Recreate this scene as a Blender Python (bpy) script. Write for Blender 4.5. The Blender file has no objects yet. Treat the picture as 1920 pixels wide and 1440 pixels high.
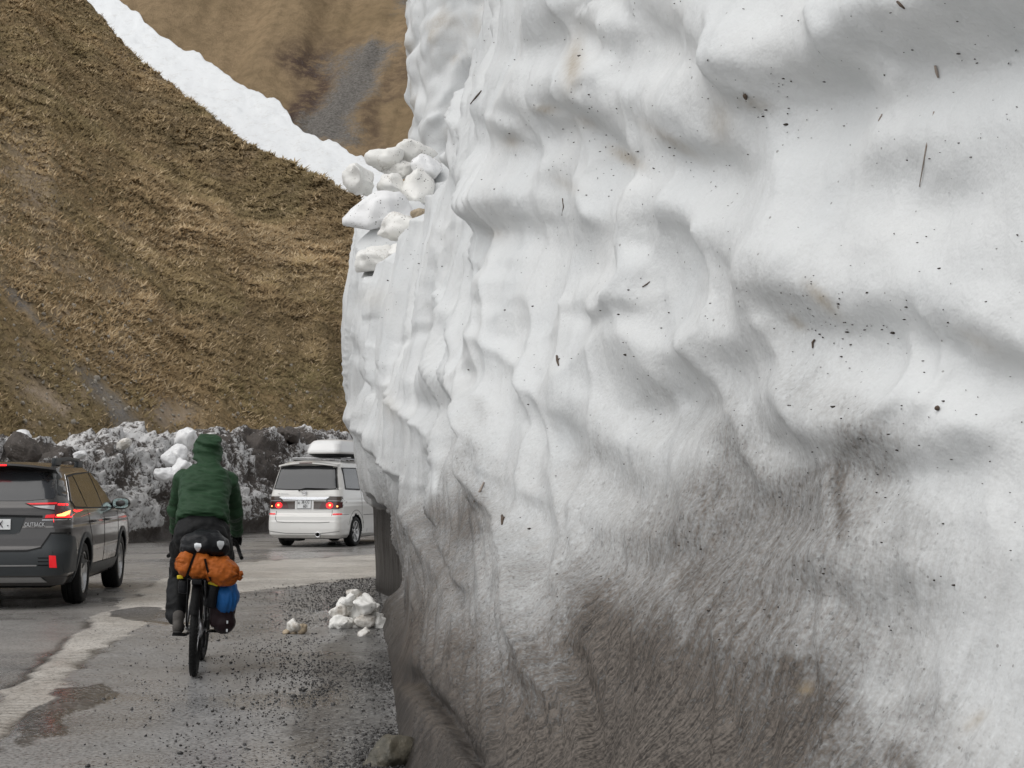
import bpy, bmesh, math, random
import numpy as np
from mathutils import Vector, Matrix, Euler
from mathutils.bvhtree import BVHTree

R = math.radians
scene = bpy.context.scene
col = scene.collection

# ------------------------------------------------------------------ camera
F = 2900.0                      # focal length in photo pixels (1920 wide)
CAMZ = 1.40
PITCH = math.atan(187.0 / F)
cam_d = bpy.data.cameras.new('camera')
cam = bpy.data.objects.new('camera', cam_d)
col.objects.link(cam)
cam.location = (0, 0, CAMZ)
cam.rotation_euler = (math.pi / 2 + PITCH, 0, 0)
cam_d.sensor_width = 36.0
cam_d.lens = 36.0 * F / 1920.0
cam_d.clip_start = 0.05
cam_d.clip_end = 3000
scene.camera = cam

# ------------------------------------------------------------------ sky, sun, exposure
SUN_ELEV, SUN_AZ = 55.0, -128.0        # azimuth measured from +Y, negative = left
world = bpy.data.worlds.new('World')
scene.world = world
world.use_nodes = True
wn = world.node_tree
wn.nodes.clear()
w_out = wn.nodes.new('ShaderNodeOutputWorld')
w_bg = wn.nodes.new('ShaderNodeBackground')
w_sky = wn.nodes.new('ShaderNodeTexSky')
w_sky.sky_type = 'NISHITA'
w_sky.sun_disc = False
w_sky.sun_elevation = R(SUN_ELEV)
w_sky.sun_rotation = R(SUN_AZ)
w_sky.altitude = 2000
w_sky.dust_density = 4.0
w_hsv = wn.nodes.new('ShaderNodeHueSaturation')
w_hsv.inputs['Saturation'].default_value = 0.10
w_bg.inputs['Strength'].default_value = 0.12
wn.links.new(w_sky.outputs[0], w_hsv.inputs['Color'])
wn.links.new(w_hsv.outputs[0], w_bg.inputs['Color'])
wn.links.new(w_bg.outputs[0], w_out.inputs['Surface'])

sun_d = bpy.data.lights.new('sun', 'SUN')
sun_d.energy = 1.1
sun_d.angle = R(70)
sun_d.color = (1.0, 0.975, 0.94)
sun = bpy.data.objects.new('sun', sun_d)
col.objects.link(sun)
_sd = Vector((math.sin(R(SUN_AZ)) * math.cos(R(SUN_ELEV)), math.cos(R(SUN_AZ)) * math.cos(R(SUN_ELEV)), math.sin(R(SUN_ELEV))))
sun.rotation_euler = _sd.to_track_quat('Z', 'Y').to_euler()
sun.location = _sd * 60

vs = scene.view_settings
vs.view_transform = 'Standard'
vs.look = 'None'
vs.exposure = 0.45
vs.gamma = 1.0
vs.use_curve_mapping = False

cy = scene.cycles
cy.max_bounces = 5
cy.diffuse_bounces = 3
cy.glossy_bounces = 3
cy.transmission_bounces = 4
cy.use_adaptive_sampling = True
cy.adaptive_threshold = 0.02
cy.use_denoising = True

# ------------------------------------------------------------------ helpers: photo <-> world
CP, SP = math.cos(PITCH), math.sin(PITCH)

def at(px, py, y):
    """world point on the ray of photo pixel (px,py) at world depth y"""
    a = (px - 960.0) / F
    b = -(py - 720.0) / F
    dy = CP - b * SP
    dz = SP + b * CP
    k = y / dy
    return Vector((a * k, y, CAMZ + dz * k))

def ground(px, py, z=0.0):
    a = (px - 960.0) / F
    b = -(py - 720.0) / F
    dy = CP - b * SP
    dz = SP + b * CP
    k = (z - CAMZ) / dz
    return Vector((a * k, dy * k, z))

def at_np(px, py, y):
    a = (px - 960.0) / F
    b = -(py - 720.0) / F
    dy = CP - b * SP
    dz = SP + b * CP
    k = y / dy
    return np.stack([a * k, y + 0 * a, CAMZ + dz * k], axis=-1)

def proj(P):
    x, y, z = P[..., 0], P[..., 1], P[..., 2] - CAMZ
    dep = y * CP + z * SP
    up = -y * SP + z * CP
    dep = np.where(dep < 0.2, 0.2, dep)
    return 960 + F * x / dep, 720 - F * up / dep

# ------------------------------------------------------------------ helpers: noise (numpy)
def _hash(ix, iy, iz, seed):
    h = (ix.astype(np.int64) * 374761393 + iy.astype(np.int64) * 668265263 + iz.astype(np.int64) * 2147483647 + seed * 974634777) & 0xffffffff
    h = ((h ^ (h >> 13)) * 1274126177) & 0xffffffff
    h = ((h ^ (h >> 16)) * 2246822519) & 0xffffffff
    return ((h ^ (h >> 15)) & 0xffffff) / float(0xffffff)

def vnoise(x, y, z=None, seed=0):
    if z is None:
        z = np.zeros_like(x)
    fx, fy, fz = np.floor(x), np.floor(y), np.floor(z)
    tx, ty, tz = x - fx, y - fy, z - fz
    tx = tx * tx * tx * (tx * (tx * 6 - 15) + 10)
    ty = ty * ty * ty * (ty * (ty * 6 - 15) + 10)
    tz = tz * tz * (3 - 2 * tz)
    flat = not np.any(fz)and not np.any(tz)
    def c(i, j, k):
        return _hash(fx + i, fy + j, fz + k, seed)
    def lay(k):
        a = c(0, 0, k) * (1 - tx) + c(1, 0, k) * tx
        b = c(0, 1, k) * (1 - tx) + c(1, 1, k) * tx
        return a * (1 - ty) + b * ty
    r = lay(0)
    if not flat:
        r = r * (1 - tz) + lay(1) * tz
    return r * 2 - 1

def fbm(x, y, z=None, oct=4, seed=0, gain=0.5):
    s, a, f = 0, 1.0, 1.0
    for i in range(oct):
        s = s + a * vnoise(x * f, y * f, None if z is None else z * f, seed + i * 17)
        a *= gain
        f *= 2.03
    return s

def worley(x, y, seed=0):
    fx, fy = np.floor(x), np.floor(y)
    f1 = np.full(x.shape, 9.0)
    f2 = np.full(x.shape, 9.0)
    z0 = np.zeros_like(x)
    for i in (-1, 0, 1):
        for j in (-1, 0, 1):
            cx, cy = fx + i, fy + j
            dx = cx + _hash(cx, cy, z0, seed) - x
            dy = cy + _hash(cx, cy, z0 + 1, seed + 5) - y
            d = np.sqrt(dx * dx + dy * dy)
            m = d < f1
            f2 = np.where(m, f1, np.minimum(f2, d))
            f1 = np.where(m, d, f1)
    return f1, f2

def sstep(a, b, x):
    t = np.clip((x - a) / (b - a), 0, 1)
    return t * t * (3 - 2 * t)

# ------------------------------------------------------------------ helpers: objects
def tag(o, label=None, cat=None, group=None, kind=None):
    if label: o['label'] = label
    if cat: o['category'] = cat
    if group: o['group'] = group
    if kind: o['kind'] = kind
    return o

def empty(name, loc=(0, 0, 0), rz=0.0):
    o = bpy.data.objects.new(name, None)
    o.empty_display_size = 0.2
    col.objects.link(o)
    o.location = loc
    o.rotation_euler = (0, 0, rz)
    return o

def link_mesh(name, me, mat=None, parent=None, smooth=True):
    o = bpy.data.objects.new(name, me)
    col.objects.link(o)
    if mat is not None:
        for m in (mat if isinstance(mat, (list, tuple)) else [mat]):
            me.materials.append(m)
    if parent is not None:
        o.parent = parent
    if smooth:
        me.polygons.foreach_set('use_smooth', [True] * len(me.polygons))
    me.update()
    return o

def obj(name, bm, mat=None, parent=None, smooth=True, autosmooth=None):
    bmesh.ops.recalc_face_normals(bm, faces=bm.faces[:])
    if autosmooth is not None:
        ang = R(autosmooth)
        for e in bm.edges:
            if len(e.link_faces) == 2 and e.calc_face_angle(0) > ang:
                e.smooth = False
    me = bpy.data.meshes.new(name)
    bm.to_mesh(me)
    bm.free()
    return link_mesh(name, me, mat, parent, smooth)

def mesh_arrays(name, V, Fc, mat=None, parent=None, smooth=True, attrs=None, uv=None):
    """V (n,3), Fc (m,k) arrays; attrs: {name: (n,) floats or (n,4) colours}"""
    me = bpy.data.meshes.new(name)
    V = np.asarray(V, dtype=np.float32)
    Fc = np.asarray(Fc, dtype=np.int32)
    n, (m, k) = len(V), Fc.shape
    me.vertices.add(n)
    me.vertices.foreach_set('co', V.ravel())
    me.loops.add(m * k)
    me.loops.foreach_set('vertex_index', Fc.ravel())
    me.polygons.add(m)
    me.polygons.foreach_set('loop_start', np.arange(0, m * k, k, dtype=np.int32))
    me.polygons.foreach_set('loop_total', np.full(m, k, dtype=np.int32))
    me.update(calc_edges=True)
    if attrs:
        for nm, a in attrs.items():
            a = np.asarray(a, dtype=np.float32)
            if a.ndim == 1:
                at_ = me.attributes.new(nm, 'FLOAT', 'POINT')
                at_.data.foreach_set('value', a)
            else:
                at_ = me.attributes.new(nm, 'FLOAT_COLOR', 'POINT')
                at_.data.foreach_set('color', a.ravel())
    if uv is not None:
        l = me.uv_layers.new(name='uv')
        l.data.foreach_set('uv', np.asarray(uv, dtype=np.float32)[Fc.ravel()].ravel())
    return link_mesh(name, me, mat, parent, smooth)

def grid_faces(nu, nv):
    """index = i*nv + j"""
    i = np.arange(nu - 1)[:, None]
    j = np.arange(nv - 1)[None, :]
    a = i * nv + j
    return np.stack([a, a + nv, a + nv + 1, a + 1], axis=-1).reshape(-1, 4)

def box(bm, c, s, rot=None, bevel=0.0):
    r = bmesh.ops.create_cube(bm, size=1.0)
    vs_ = r['verts']
    M = Matrix.Translation(Vector(c)) @ (rot.to_4x4() if rot is not None else Matrix.Identity(4)) @ Matrix.Diagonal((*s, 1))
    bmesh.ops.transform(bm, matrix=M, verts=vs_)
    if bevel > 0:
        es = list({e for v in vs_ for e in v.link_edges})
        bmesh.ops.bevel(bm, geom=es, offset=bevel, segments=2, affect='EDGES', profile=0.6)

def tube(bm, pts, rad, seg=8, caps=True):
    """tube along a polyline; rad = number or list"""
    pts = [Vector(p) for p in pts]
    if not isinstance(rad, (list, tuple)):
        rad = [rad] * len(pts)
    rings = []
    up = None
    for i, p in enumerate(pts):
        d = (pts[min(i + 1, len(pts) - 1)] - pts[max(i - 1, 0)]).normalized()
        if up is None:
            up = Vector((0, 0, 1)) if abs(d.z) < 0.9 else Vector((1, 0, 0))
        a = d.cross(up).normalized()
        b = a.cross(d).normalized()
        up = b
        rings.append([bm.verts.new(p + (a * math.cos(t) + b * math.sin(t)) * rad[i]) for t in [2 * math.pi * k / seg for k in range(seg)]])
    for r0, r1 in zip(rings, rings[1:]):
        for k in range(seg):
            bm.faces.new((r0[k], r0[(k + 1) % seg], r1[(k + 1) % seg], r1[k]))
    if caps:
        bm.faces.new(rings[0][::-1])
        bm.faces.new(rings[-1])

def lathe(bm, prof, axis='X', seg=32, center=(0, 0, 0)):
    """prof: list of (along, radius); closed if first==last"""
    c = Vector(center)
    rings = []
    closed = prof[0] == prof[-1]
    pp = prof[:-1] if closed else prof
    for (h, r) in pp:
        ring = []
        for k in range(seg):
            t = 2 * math.pi * k / seg
            if axis == 'X': v = Vector((h, r * math.cos(t), r * math.sin(t)))
            elif axis == 'Y': v = Vector((r * math.cos(t), h, r * math.sin(t)))
            else: v = Vector((r * math.cos(t), r * math.sin(t), h))
            ring.append(bm.verts.new(c + v))
        rings.append(ring)
    n = len(rings)
    for i in range(n if closed else n - 1):
        r0, r1 = rings[i], rings[(i + 1) % n]
        for k in range(seg):
            bm.faces.new((r0[k], r0[(k + 1) % seg], r1[(k + 1) % seg], r1[k]))
    if not closed:
        for rr in (rings[0], rings[-1]):
            try: bm.faces.new(rr)
            except ValueError: pass

def ellipsoid(bm, c, r, rot=None, sub=2):
    res = bmesh.ops.create_icosphere(bm, subdivisions=sub, radius=1.0)
    M = Matrix.Translation(Vector(c)) @ (rot.to_4x4() if rot is not None else Matrix.Identity(4)) @ Matrix.Diagonal((*r, 1))
    bmesh.ops.transform(bm, matrix=M, verts=res['verts'])

def capsule(bm, p0, p1, r0, r1, seg=14):
    p0, p1 = Vector(p0), Vector(p1)
    d = (p1 - p0).normalized()
    pts, rad = [], []
    for k in range(5):
        t = math.pi / 2 * k / 5
        pts.append(p0 - d * r0 * math.cos(t)); rad.append(max(r0 * math.sin(t), r0 * 0.05))
    pts.append(p0); rad.append(r0)
    pts.append(p1); rad.append(r1)
    for k in range(4, -1, -1):
        t = math.pi / 2 * k / 5
        pts.append(p1 + d * r1 * math.cos(t)); rad.append(max(r1 * math.sin(t), r1 * 0.05))
    tube(bm, pts, rad, seg)

def fuse(bm, voxel, smooth_it=4):
    """voxel-fuse overlapping shapes into one skin; returns a mesh"""
    me = bpy.data.meshes.new('tmp')
    bmesh.ops.recalc_face_normals(bm, faces=bm.faces[:])
    bm.to_mesh(me); bm.free()
    o = bpy.data.objects.new('tmp', me)
    col.objects.link(o)
    m = o.modifiers.new('r', 'REMESH'); m.mode = 'VOXEL'; m.voxel_size = voxel
    s = o.modifiers.new('s', 'SMOOTH'); s.factor = 0.5; s.iterations = smooth_it
    dg = bpy.context.evaluated_depsgraph_get()
    dg.update()
    out = bpy.data.meshes.new_from_object(o.evaluated_get(dg))
    bpy.data.objects.remove(o)
    bpy.data.meshes.remove(me)
    return out

def displace(me, fn):
    n = len(me.vertices)
    co = np.empty(n * 3, dtype=np.float32); me.vertices.foreach_get('co', co)
    no = np.empty(n * 3, dtype=np.float32); me.vertices.foreach_get('normal', no)
    co = co.reshape(-1, 3).astype(np.float64); no = no.reshape(-1, 3)
    d = fn(co, no)
    co = co + (no * d[:, None] if d.ndim == 1 else d)
    me.vertices.foreach_set('co', co.astype(np.float32).ravel())
    me.update()

# ------------------------------------------------------------------ helpers: materials
class NT:
    def __init__(s, name):
        s.m = bpy.data.materials.new(name)
        s.m.use_nodes = True
        s.t = s.m.node_tree
        s.b = s.t.nodes['Principled BSDF']
        s.out = s.t.nodes['Material Output']
    def n(s, typ, **kw):
        nd = s.t.nodes.new(typ)
        for k, v in kw.items():
            if k.startswith('i_'):
                key = k[2:]
                key = int(key) if key.isdigit() else key.replace('_', ' ')
                nd.inputs[key].default_value = v
            else:
                setattr(nd, k, v)
        return nd
    def l(s, a, b):
        s.t.links.new(a, b)
    def coord(s, which='Object', scale=(1, 1, 1), rot=(0, 0, 0)):
        tc = s.n('ShaderNodeTexCoord')
        mp = s.n('ShaderNodeMapping')
        mp.inputs['Scale'].default_value = scale
        mp.inputs['Rotation'].default_value = rot
        s.l(tc.outputs[which], mp.inputs['Vector'])
        return mp.outputs[0]
    def noise(s, vec, scale=5, detail=4, rough=0.55, dist=0.0):
        nd = s.n('ShaderNodeTexNoise')
        nd.inputs['Scale'].default_value = scale
        nd.inputs['Detail'].default_value = detail
        nd.inputs['Roughness'].default_value = rough
        nd.inputs['Distortion'].default_value = dist
        if vec is not None: s.l(vec, nd.inputs['Vector'])
        return nd.outputs['Fac']
    def ramp(s, fac, stops):
        nd = s.n('ShaderNodeValToRGB')
        e = nd.color_ramp.elements
        while len(e) < len(stops): e.new(0.5)
        for el, (p, c) in zip(e, stops):
            el.position = p
            el.color = (*c, 1) if not isinstance(c, (int, float)) else (c, c, c, 1)
        s.l(fac, nd.inputs[0])
        return nd.outputs[0]
    def mix(s, fac, a, b, mode='MIX'):
        nd = s.n('ShaderNodeMix', data_type='RGBA', blend_type=mode)
        for sock, v in ((nd.inputs[0], fac), (nd.inputs[6], a), (nd.inputs[7], b)):
            if hasattr(v, 'is_linked') or hasattr(v, 'links'): s.l(v, sock)
            elif isinstance(v, (int, float)): sock.default_value = v
            else: sock.default_value = (*v, 1)
        return nd.outputs[2]
    def math(s, op, a, b=None, c=None, clamp=False):
        nd = s.n('ShaderNodeMath', operation=op, use_clamp=clamp)
        for i, v in enumerate((a, b, c)):
            if v is None: continue
            if hasattr(v, 'links'): s.l(v, nd.inputs[i])
            else: nd.inputs[i].default_value = v
        return nd.outputs[0]
    def attr(s, name, colour=False):
        nd = s.n('ShaderNodeAttribute', attribute_name=name)
        return nd.outputs['Color'] if colour else nd.outputs['Fac']
    def bump(s, h, strength=0.4, dist=0.02, prev=None):
        nd = s.n('ShaderNodeBump')
        nd.inputs['Strength'].default_value = strength
        nd.inputs['Distance'].default_value = dist
        s.l(h, nd.inputs['Height'])
        if prev is not None: s.l(prev, nd.inputs['Normal'])
        return nd.outputs[0]
    def set(s, **kw):
        for k, v in kw.items():
            sock = s.b.inputs[k.replace('_', ' ')]
            if hasattr(v, 'links'): s.l(v, sock)
            elif isinstance(v, tuple) and len(v) == 3: sock.default_value = (*v, 1)
            else: sock.default_value = v
        return s

def simple(name, colr, rough=0.5, metal=0.0, coat=0.0, var=0.12, scale=18.0, bump=0.0, emit=None, estr=0.0, spec=0.5):
    """plain surface with slight procedural unevenness in colour and gloss"""
    t = NT(name)
    v = t.coord('Object')
    f = t.noise(v, scale, 4)
    c = t.mix(f, tuple(x * (1 - var) for x in colr), tuple(min(x * (1 + var), 1) for x in colr))
    t.set(Base_Color=c, Metallic=metal, Roughness=t.math('ADD', t.math('MULTIPLY', t.noise(v, scale * 1.7, 3), 0.16), max(rough - 0.08, 0.0)))
    t.b.inputs['Coat Weight'].default_value = coat
    t.b.inputs['Coat Roughness'].default_value = 0.08
    t.b.inputs['Specular IOR Level'].default_value = spec
    if bump: t.set(Normal=t.bump(t.noise(v, scale * 3, 5), bump, 0.01))
    if emit:
        t.b.inputs['Emission Color'].default_value = (*emit, 1)
        t.b.inputs['Emission Strength'].default_value = estr
    return t.m
# ================================================================== materials of the setting
def mat_snow_wall():
    t = NT('old_wall_snow')
    uvn = t.n('ShaderNodeUVMap', uv_map='uv').outputs[0]
    P = t.coord('Object')
    # warp so that the melt streaks sway
    wob = t.n('ShaderNodeTexNoise', i_Scale=0.9, i_Detail=2.0)
    t.l(P, wob.inputs['Vector'])
    sub = t.n('ShaderNodeVectorMath', operation='SUBTRACT'); t.l(wob.outputs['Color'], sub.inputs[0]); sub.inputs[1].default_value = (.5, .5, .5)
    sc = t.n('ShaderNodeVectorMath', operation='SCALE'); t.l(sub.outputs[0], sc.inputs[0]); sc.inputs['Scale'].default_value = 0.10
    add = t.n('ShaderNodeVectorMath', operation='ADD'); t.l(uvn, add.inputs[0]); t.l(sc.outputs[0], add.inputs[1])
    st = t.n('ShaderNodeMapping'); st.inputs['Scale'].default_value = (46, 5.5, 1); t.l(add.outputs[0], st.inputs['Vector'])
    streak = t.noise(st.outputs[0], 1.0, 3, 0.62)
    st2 = t.n('ShaderNodeMapping'); st2.inputs['Scale'].default_value = (9, 1.5, 1); t.l(add.outputs[0], st2.inputs['Vector'])
    streak2 = t.noise(st2.outputs[0], 1.0, 2, 0.6)
    grain = t.noise(P, 70, 1, 0.6)
    grain2 = t.noise(P, 30, 2, 0.65)
    dirt = t.attr('dirt')
    # dirt field broken by streaks and grain
    s = t.math('ADD', t.math('MULTIPLY', t.math('SUBTRACT', streak, 0.5), 0.55), t.math('MULTIPLY', t.math('SUBTRACT', streak2, 0.5), 0.7))
    s = t.math('ADD', s, t.math('MULTIPLY', t.math('SUBTRACT', grain2, 0.5), 0.6))
    s = t.math('ADD', s, t.math('MULTIPLY', t.math('SUBTRACT', grain, 0.5), 1.0))
    amt = t.math('MULTIPLY', t.math('MULTIPLY', dirt, t.math('SUBTRACT', 1.30, dirt)), 1.55)   # strongest where half dirty
    d = t.math('ADD', t.math('MULTIPLY', dirt, 1.22), t.math('MULTIPLY', s, amt), clamp=True)
    clean = t.mix(t.noise(P, 2.2, 2), (0.615, 0.635, 0.642), (0.715, 0.720, 0.712))
    dk = t.math('ADD', t.math('MULTIPLY', streak, 0.6), t.math('MULTIPLY', grain, 0.4))
    dirtc = t.mix(t.ramp(dk, [(0.38, 0.0), (0.60, 1.0)]), (0.024, 0.019, 0.015), (0.145, 0.124, 0.106))
    c = t.mix(d, clean, dirtc)
    # scattered fine soot grains everywhere
    vor = t.n('ShaderNodeTexVoronoi', i_Scale=17.0); t.l(P, vor.inputs['Vector'])
    spot = t.math('LESS_THAN', vor.outputs['Distance'], t.math('MULTIPLY', t.math('POWER', t.noise(P, 7.0, 2), 3.0), 0.36))
    c = t.mix(t.math('MULTIPLY', spot, 0.55), c, (0.10, 0.085, 0.07))
    fl = t.ramp(t.noise(P, 44, 2, 0.6), [(0.60, 0.0), (0.70, 1.0)])
    c = t.mix(t.math('MULTIPLY', fl, t.math('MULTIPLY', dirt, 0.85), clamp=True), c, (0.030, 0.024, 0.019))
    stain = t.attr('stain')
    c = t.mix(t.math('MULTIPLY', stain, t.math('ADD', 0.35, t.math('MULTIPLY', grain2, 0.9))), c, (0.30, 0.235, 0.15))
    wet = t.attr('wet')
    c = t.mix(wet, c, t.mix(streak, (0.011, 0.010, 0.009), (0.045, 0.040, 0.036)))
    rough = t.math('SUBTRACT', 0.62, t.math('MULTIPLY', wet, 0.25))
    h = t.math('ADD', t.math('MULTIPLY', streak, t.math('ADD', 0.04, dirt)), t.math('MULTIPLY', grain2, 0.38))
    nrm = t.bump(h, 0.55, 0.022)
    t.set(Base_Color=c, Roughness=rough, Normal=nrm)
    t.b.inputs['Specular IOR Level'].default_value = 0.35
    return t.m

def mat_snow_lump(name, dirt=0.2, tint=(0.80, 0.79, 0.76)):
    t = NT(name)
    P = t.coord('Object')
    f = t.noise(P, 5.0, 6, 0.65)
    g = t.noise(P, 38, 4)
    k = t.ramp(t.math('ADD', t.math('MULTIPLY', f, 0.7), t.math('MULTIPLY', g, 0.3)), [(0.60 - dirt * 0.4, 0.0), (0.78 - dirt * 0.35, 1.0)])
    c = t.mix(t.math('MULTIPLY', k, 0.75), tint, (0.26, 0.21, 0.15))
    vor = t.n('ShaderNodeTexVoronoi', i_Scale=26.0); t.l(P, vor.inputs['Vector'])
    spot = t.math('LESS_THAN', vor.outputs['Distance'], t.math('MULTIPLY', t.math('POWER', t.noise(P, 9.0, 2), 3.0), 0.8))
    c = t.mix(t.math('MULTIPLY', spot, 0.7), c, (0.07, 0.06, 0.05))
    t.set(Base_Color=c, Roughness=0.55, Normal=t.bump(t.math('ADD', f, t.math('MULTIPLY', g, 0.4)), 0.35, 0.02))
    return t.m

def mat_bank():
    t = NT('dirty_bank_snow')
    P = t.coord('Object')
    dirt = t.attr('dirt')
    w = t.n('ShaderNodeTexNoise', i_Scale=1.6, i_Detail=3.0); t.l(P, w.inputs['Vector'])
    add = t.n('ShaderNodeVectorMath', operation='ADD'); t.l(P, add.inputs[0])
    sc = t.n('ShaderNodeVectorMath', operation='SCALE'); t.l(w.outputs['Color'], sc.inputs[0]); sc.inputs['Scale'].default_value = 0.9; t.l(sc.outputs[0], add.inputs[1])
    f = t.noise(add.outputs[0], 4.2, 6, 0.68)
    f2 = t.noise(P, 17, 4, 0.6)
    v = t.math('ADD', t.math('MULTIPLY', f, 0.75), t.math('MULTIPLY', f2, 0.45))
    v = t.math('SUBTRACT', t.math('SUBTRACT', v, 0.045), t.math('MULTIPLY', dirt, 0.34))
    k = t.ramp(v, [(0.43, 0.0), (0.54, 1.0)])
    c = t.mix(k, t.mix(f2, (0.028, 0.023, 0.019), (0.125, 0.104, 0.090)), t.mix(f, (0.40, 0.38, 0.36), (0.84, 0.84, 0.84)))
    t.set(Base_Color=c, Roughness=0.65, Normal=t.bump(t.math('ADD', f, t.math('MULTIPLY', f2, 0.6)), 0.8, 0.08))
    return t.m

def mat_hill():
    t = NT('dry_grass_slope')
    P = t.coord('Object')
    f = t.noise(P, 0.11, 5, 0.6)
    g = t.noise(P, 1.3, 5, 0.65)
    h = t.noise(P, 6.0, 3, 0.7)
    c = t.mix(t.ramp(f, [(0.35, 0.0), (0.68, 1.0)]), (0.21, 0.165, 0.085), (0.32, 0.225, 0.118))
    c = t.mix(t.ramp(g, [(0.38, 0.0), (0.66, 1.0)]), c, (0.17, 0.128, 0.070))
    c = t.mix(t.ramp(h, [(0.60, 0.0), (0.78, 0.6)]), c, (0.44, 0.335, 0.215))
    c = t.mix(t.math('MULTIPLY', t.attr('earth'), t.ramp(g, [(0.30, 0.2), (0.6, 1.0)])), c, (0.36, 0.285, 0.21))
    c = t.mix(t.math('MULTIPLY', t.attr('scree'), t.ramp(h, [(0.25, 0.35), (0.6, 1.0)])), c, (0.185, 0.172, 0.158))
    t.set(Base_Color=c, Roughness=0.95, Normal=t.bump(t.math('ADD', g, t.math('MULTIPLY', h, 0.5)), 0.8, 0.25))
    t.b.inputs['Specular IOR Level'].default_value = 0.1
    return t.m

def mat_far_hill():
    t = NT('far_brown_slope')
    P = t.coord('Object')
    f = t.noise(P, 0.035, 5, 0.6)
    g = t.noise(P, 0.5, 6, 0.7)
    h = t.noise(P, 2.2, 3, 0.7)
    c = t.mix(t.ramp(f, [(0.35, 0.0), (0.65, 1.0)]), (0.235, 0.172, 0.100), (0.33, 0.240, 0.145))
    c = t.mix(t.ramp(g, [(0.42, 0.0), (0.75, 0.65)]), c, (0.130, 0.094, 0.055))
    sc = t.attr('scree')
    rocks = t.mix(t.ramp(h, [(0.35, 0.0), (0.7, 1.0)]), (0.10, 0.092, 0.084), (0.24, 0.225, 0.205))
    c = t.mix(t.math('MULTIPLY', t.attr('rim'), t.ramp(g, [(0.3, 0.2), (0.55, 1.0)])), c, (0.085, 0.058, 0.046))
    c = t.mix(t.ramp(t.math('ADD', sc, t.math('MULTIPLY', t.math('SUBTRACT', t.math('ADD', t.math('MULTIPLY', g, .6), t.math('MULTIPLY', h, .4)), 0.5), 1.5)), [(0.34, 0.0), (0.80, 1.0)]), c, rocks)
    t.set(Base_Color=c, Roughness=0.95, Normal=t.bump(t.math('ADD', g, t.math('MULTIPLY', h, 0.4)), 0.7, 0.8))
    t.b.inputs['Specular IOR Level'].default_value = 0.1
    return t.m

def mat_tufts():
    t = NT('dry_grass_blades')
    t.set(Base_Color=t.attr('tint', True), Roughness=0.9)
    t.b.inputs['Specular IOR Level'].default_value = 0.1
    return t.m

def mat_road(name, a, b, wet_lo=0.16, wet_hi=0.50, wscale=0.55, agg=0.5, bump=0.35, rut=None):
    t = NT(name)
    P = t.coord('Object')
    big = t.noise(P, 0.45, 5, 0.6)
    mid = t.noise(P, 3.5, 5, 0.6)
    vor = t.n('ShaderNodeTexVoronoi', i_Scale=85.0); t.l(P, vor.inputs['Vector'])
    fine = t.noise(P, 140, 3, 0.6)
    c = t.mix(t.ramp(t.math('ADD', t.math('MULTIPLY', big, 0.6), t.math('MULTIPLY', mid, 0.4)), [(0.32, 0.0), (0.66, 1.0)]), a, b)
    c = t.mix(t.math('MULTIPLY', t.ramp(fine, [(0.52, 0.0), (0.74, 1.0)]), agg), c, tuple(min(1, x * 2.6) for x in b))
    c = t.mix(t.math('MULTIPLY', t.ramp(fine, [(0.28, 1.0), (0.46, 0.0)]), agg), c, tuple(x * 0.35 for x in a))
    wet = t.ramp(t.noise(P, wscale, 5, 0.6, 0.4), [(0.36, 0.0), (0.60, 1.0)])
    rough = t.math('ADD', wet_lo, t.math('MULTIPLY', wet, wet_hi - wet_lo))
    h = t.math('ADD', t.math('MULTIPLY', vor.outputs['Distance'], 0.5), t.math('MULTIPLY', fine, 0.5))
    if rut:
        wv = t.n('ShaderNodeTexWave', i_Scale=rut, i_Distortion=2.5, i_Detail=2.0, wave_type='BANDS', bands_direction='Y')
        t.l(P, wv.inputs['Vector'])
        wmask = t.ramp(t.noise(P, 0.8, 3), [(0.42, 0.0), (0.56, 1.0)])
        h = t.math('ADD', h, t.math('MULTIPLY', t.math('MULTIPLY', wv.outputs['Fac'], wmask), 2.2))
        c = t.mix(t.math('MULTIPLY', t.math('MULTIPLY', wv.outputs['Fac'], wmask), 0.35), c, tuple(x * 0.45 for x in a))
    nb = t.n('ShaderNodeBump'); nb.inputs['Distance'].default_value = 0.006
    t.l(h, nb.inputs['Height']); t.l(t.math('MULTIPLY', t.math('ADD', 0.25, wet), bump), nb.inputs['Strength'])
    t.set(Base_Color=c, Roughness=rough, Normal=nb.outputs[0])
    return t.m

def mat_stone(name, a, b):
    t = NT(name)
    P = t.coord('Object')
    f = t.noise(P, 9, 6, 0.65)
    g = t.noise(P, 45, 4, 0.6)
    c = t.mix(t.ramp(f, [(0.35, 0.0), (0.65, 1.0)]), a, b)
    c = t.mix(t.ramp(g, [(0.6, 0.0), (0.75, 0.7)]), c, tuple(min(1, x * 2.0) for x in b))
    t.set(Base_Color=c, Roughness=0.5, Normal=t.bump(t.math('ADD', f, t.math('MULTIPLY', g, 0.4)), 0.7, 0.02))
    return t.m

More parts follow.
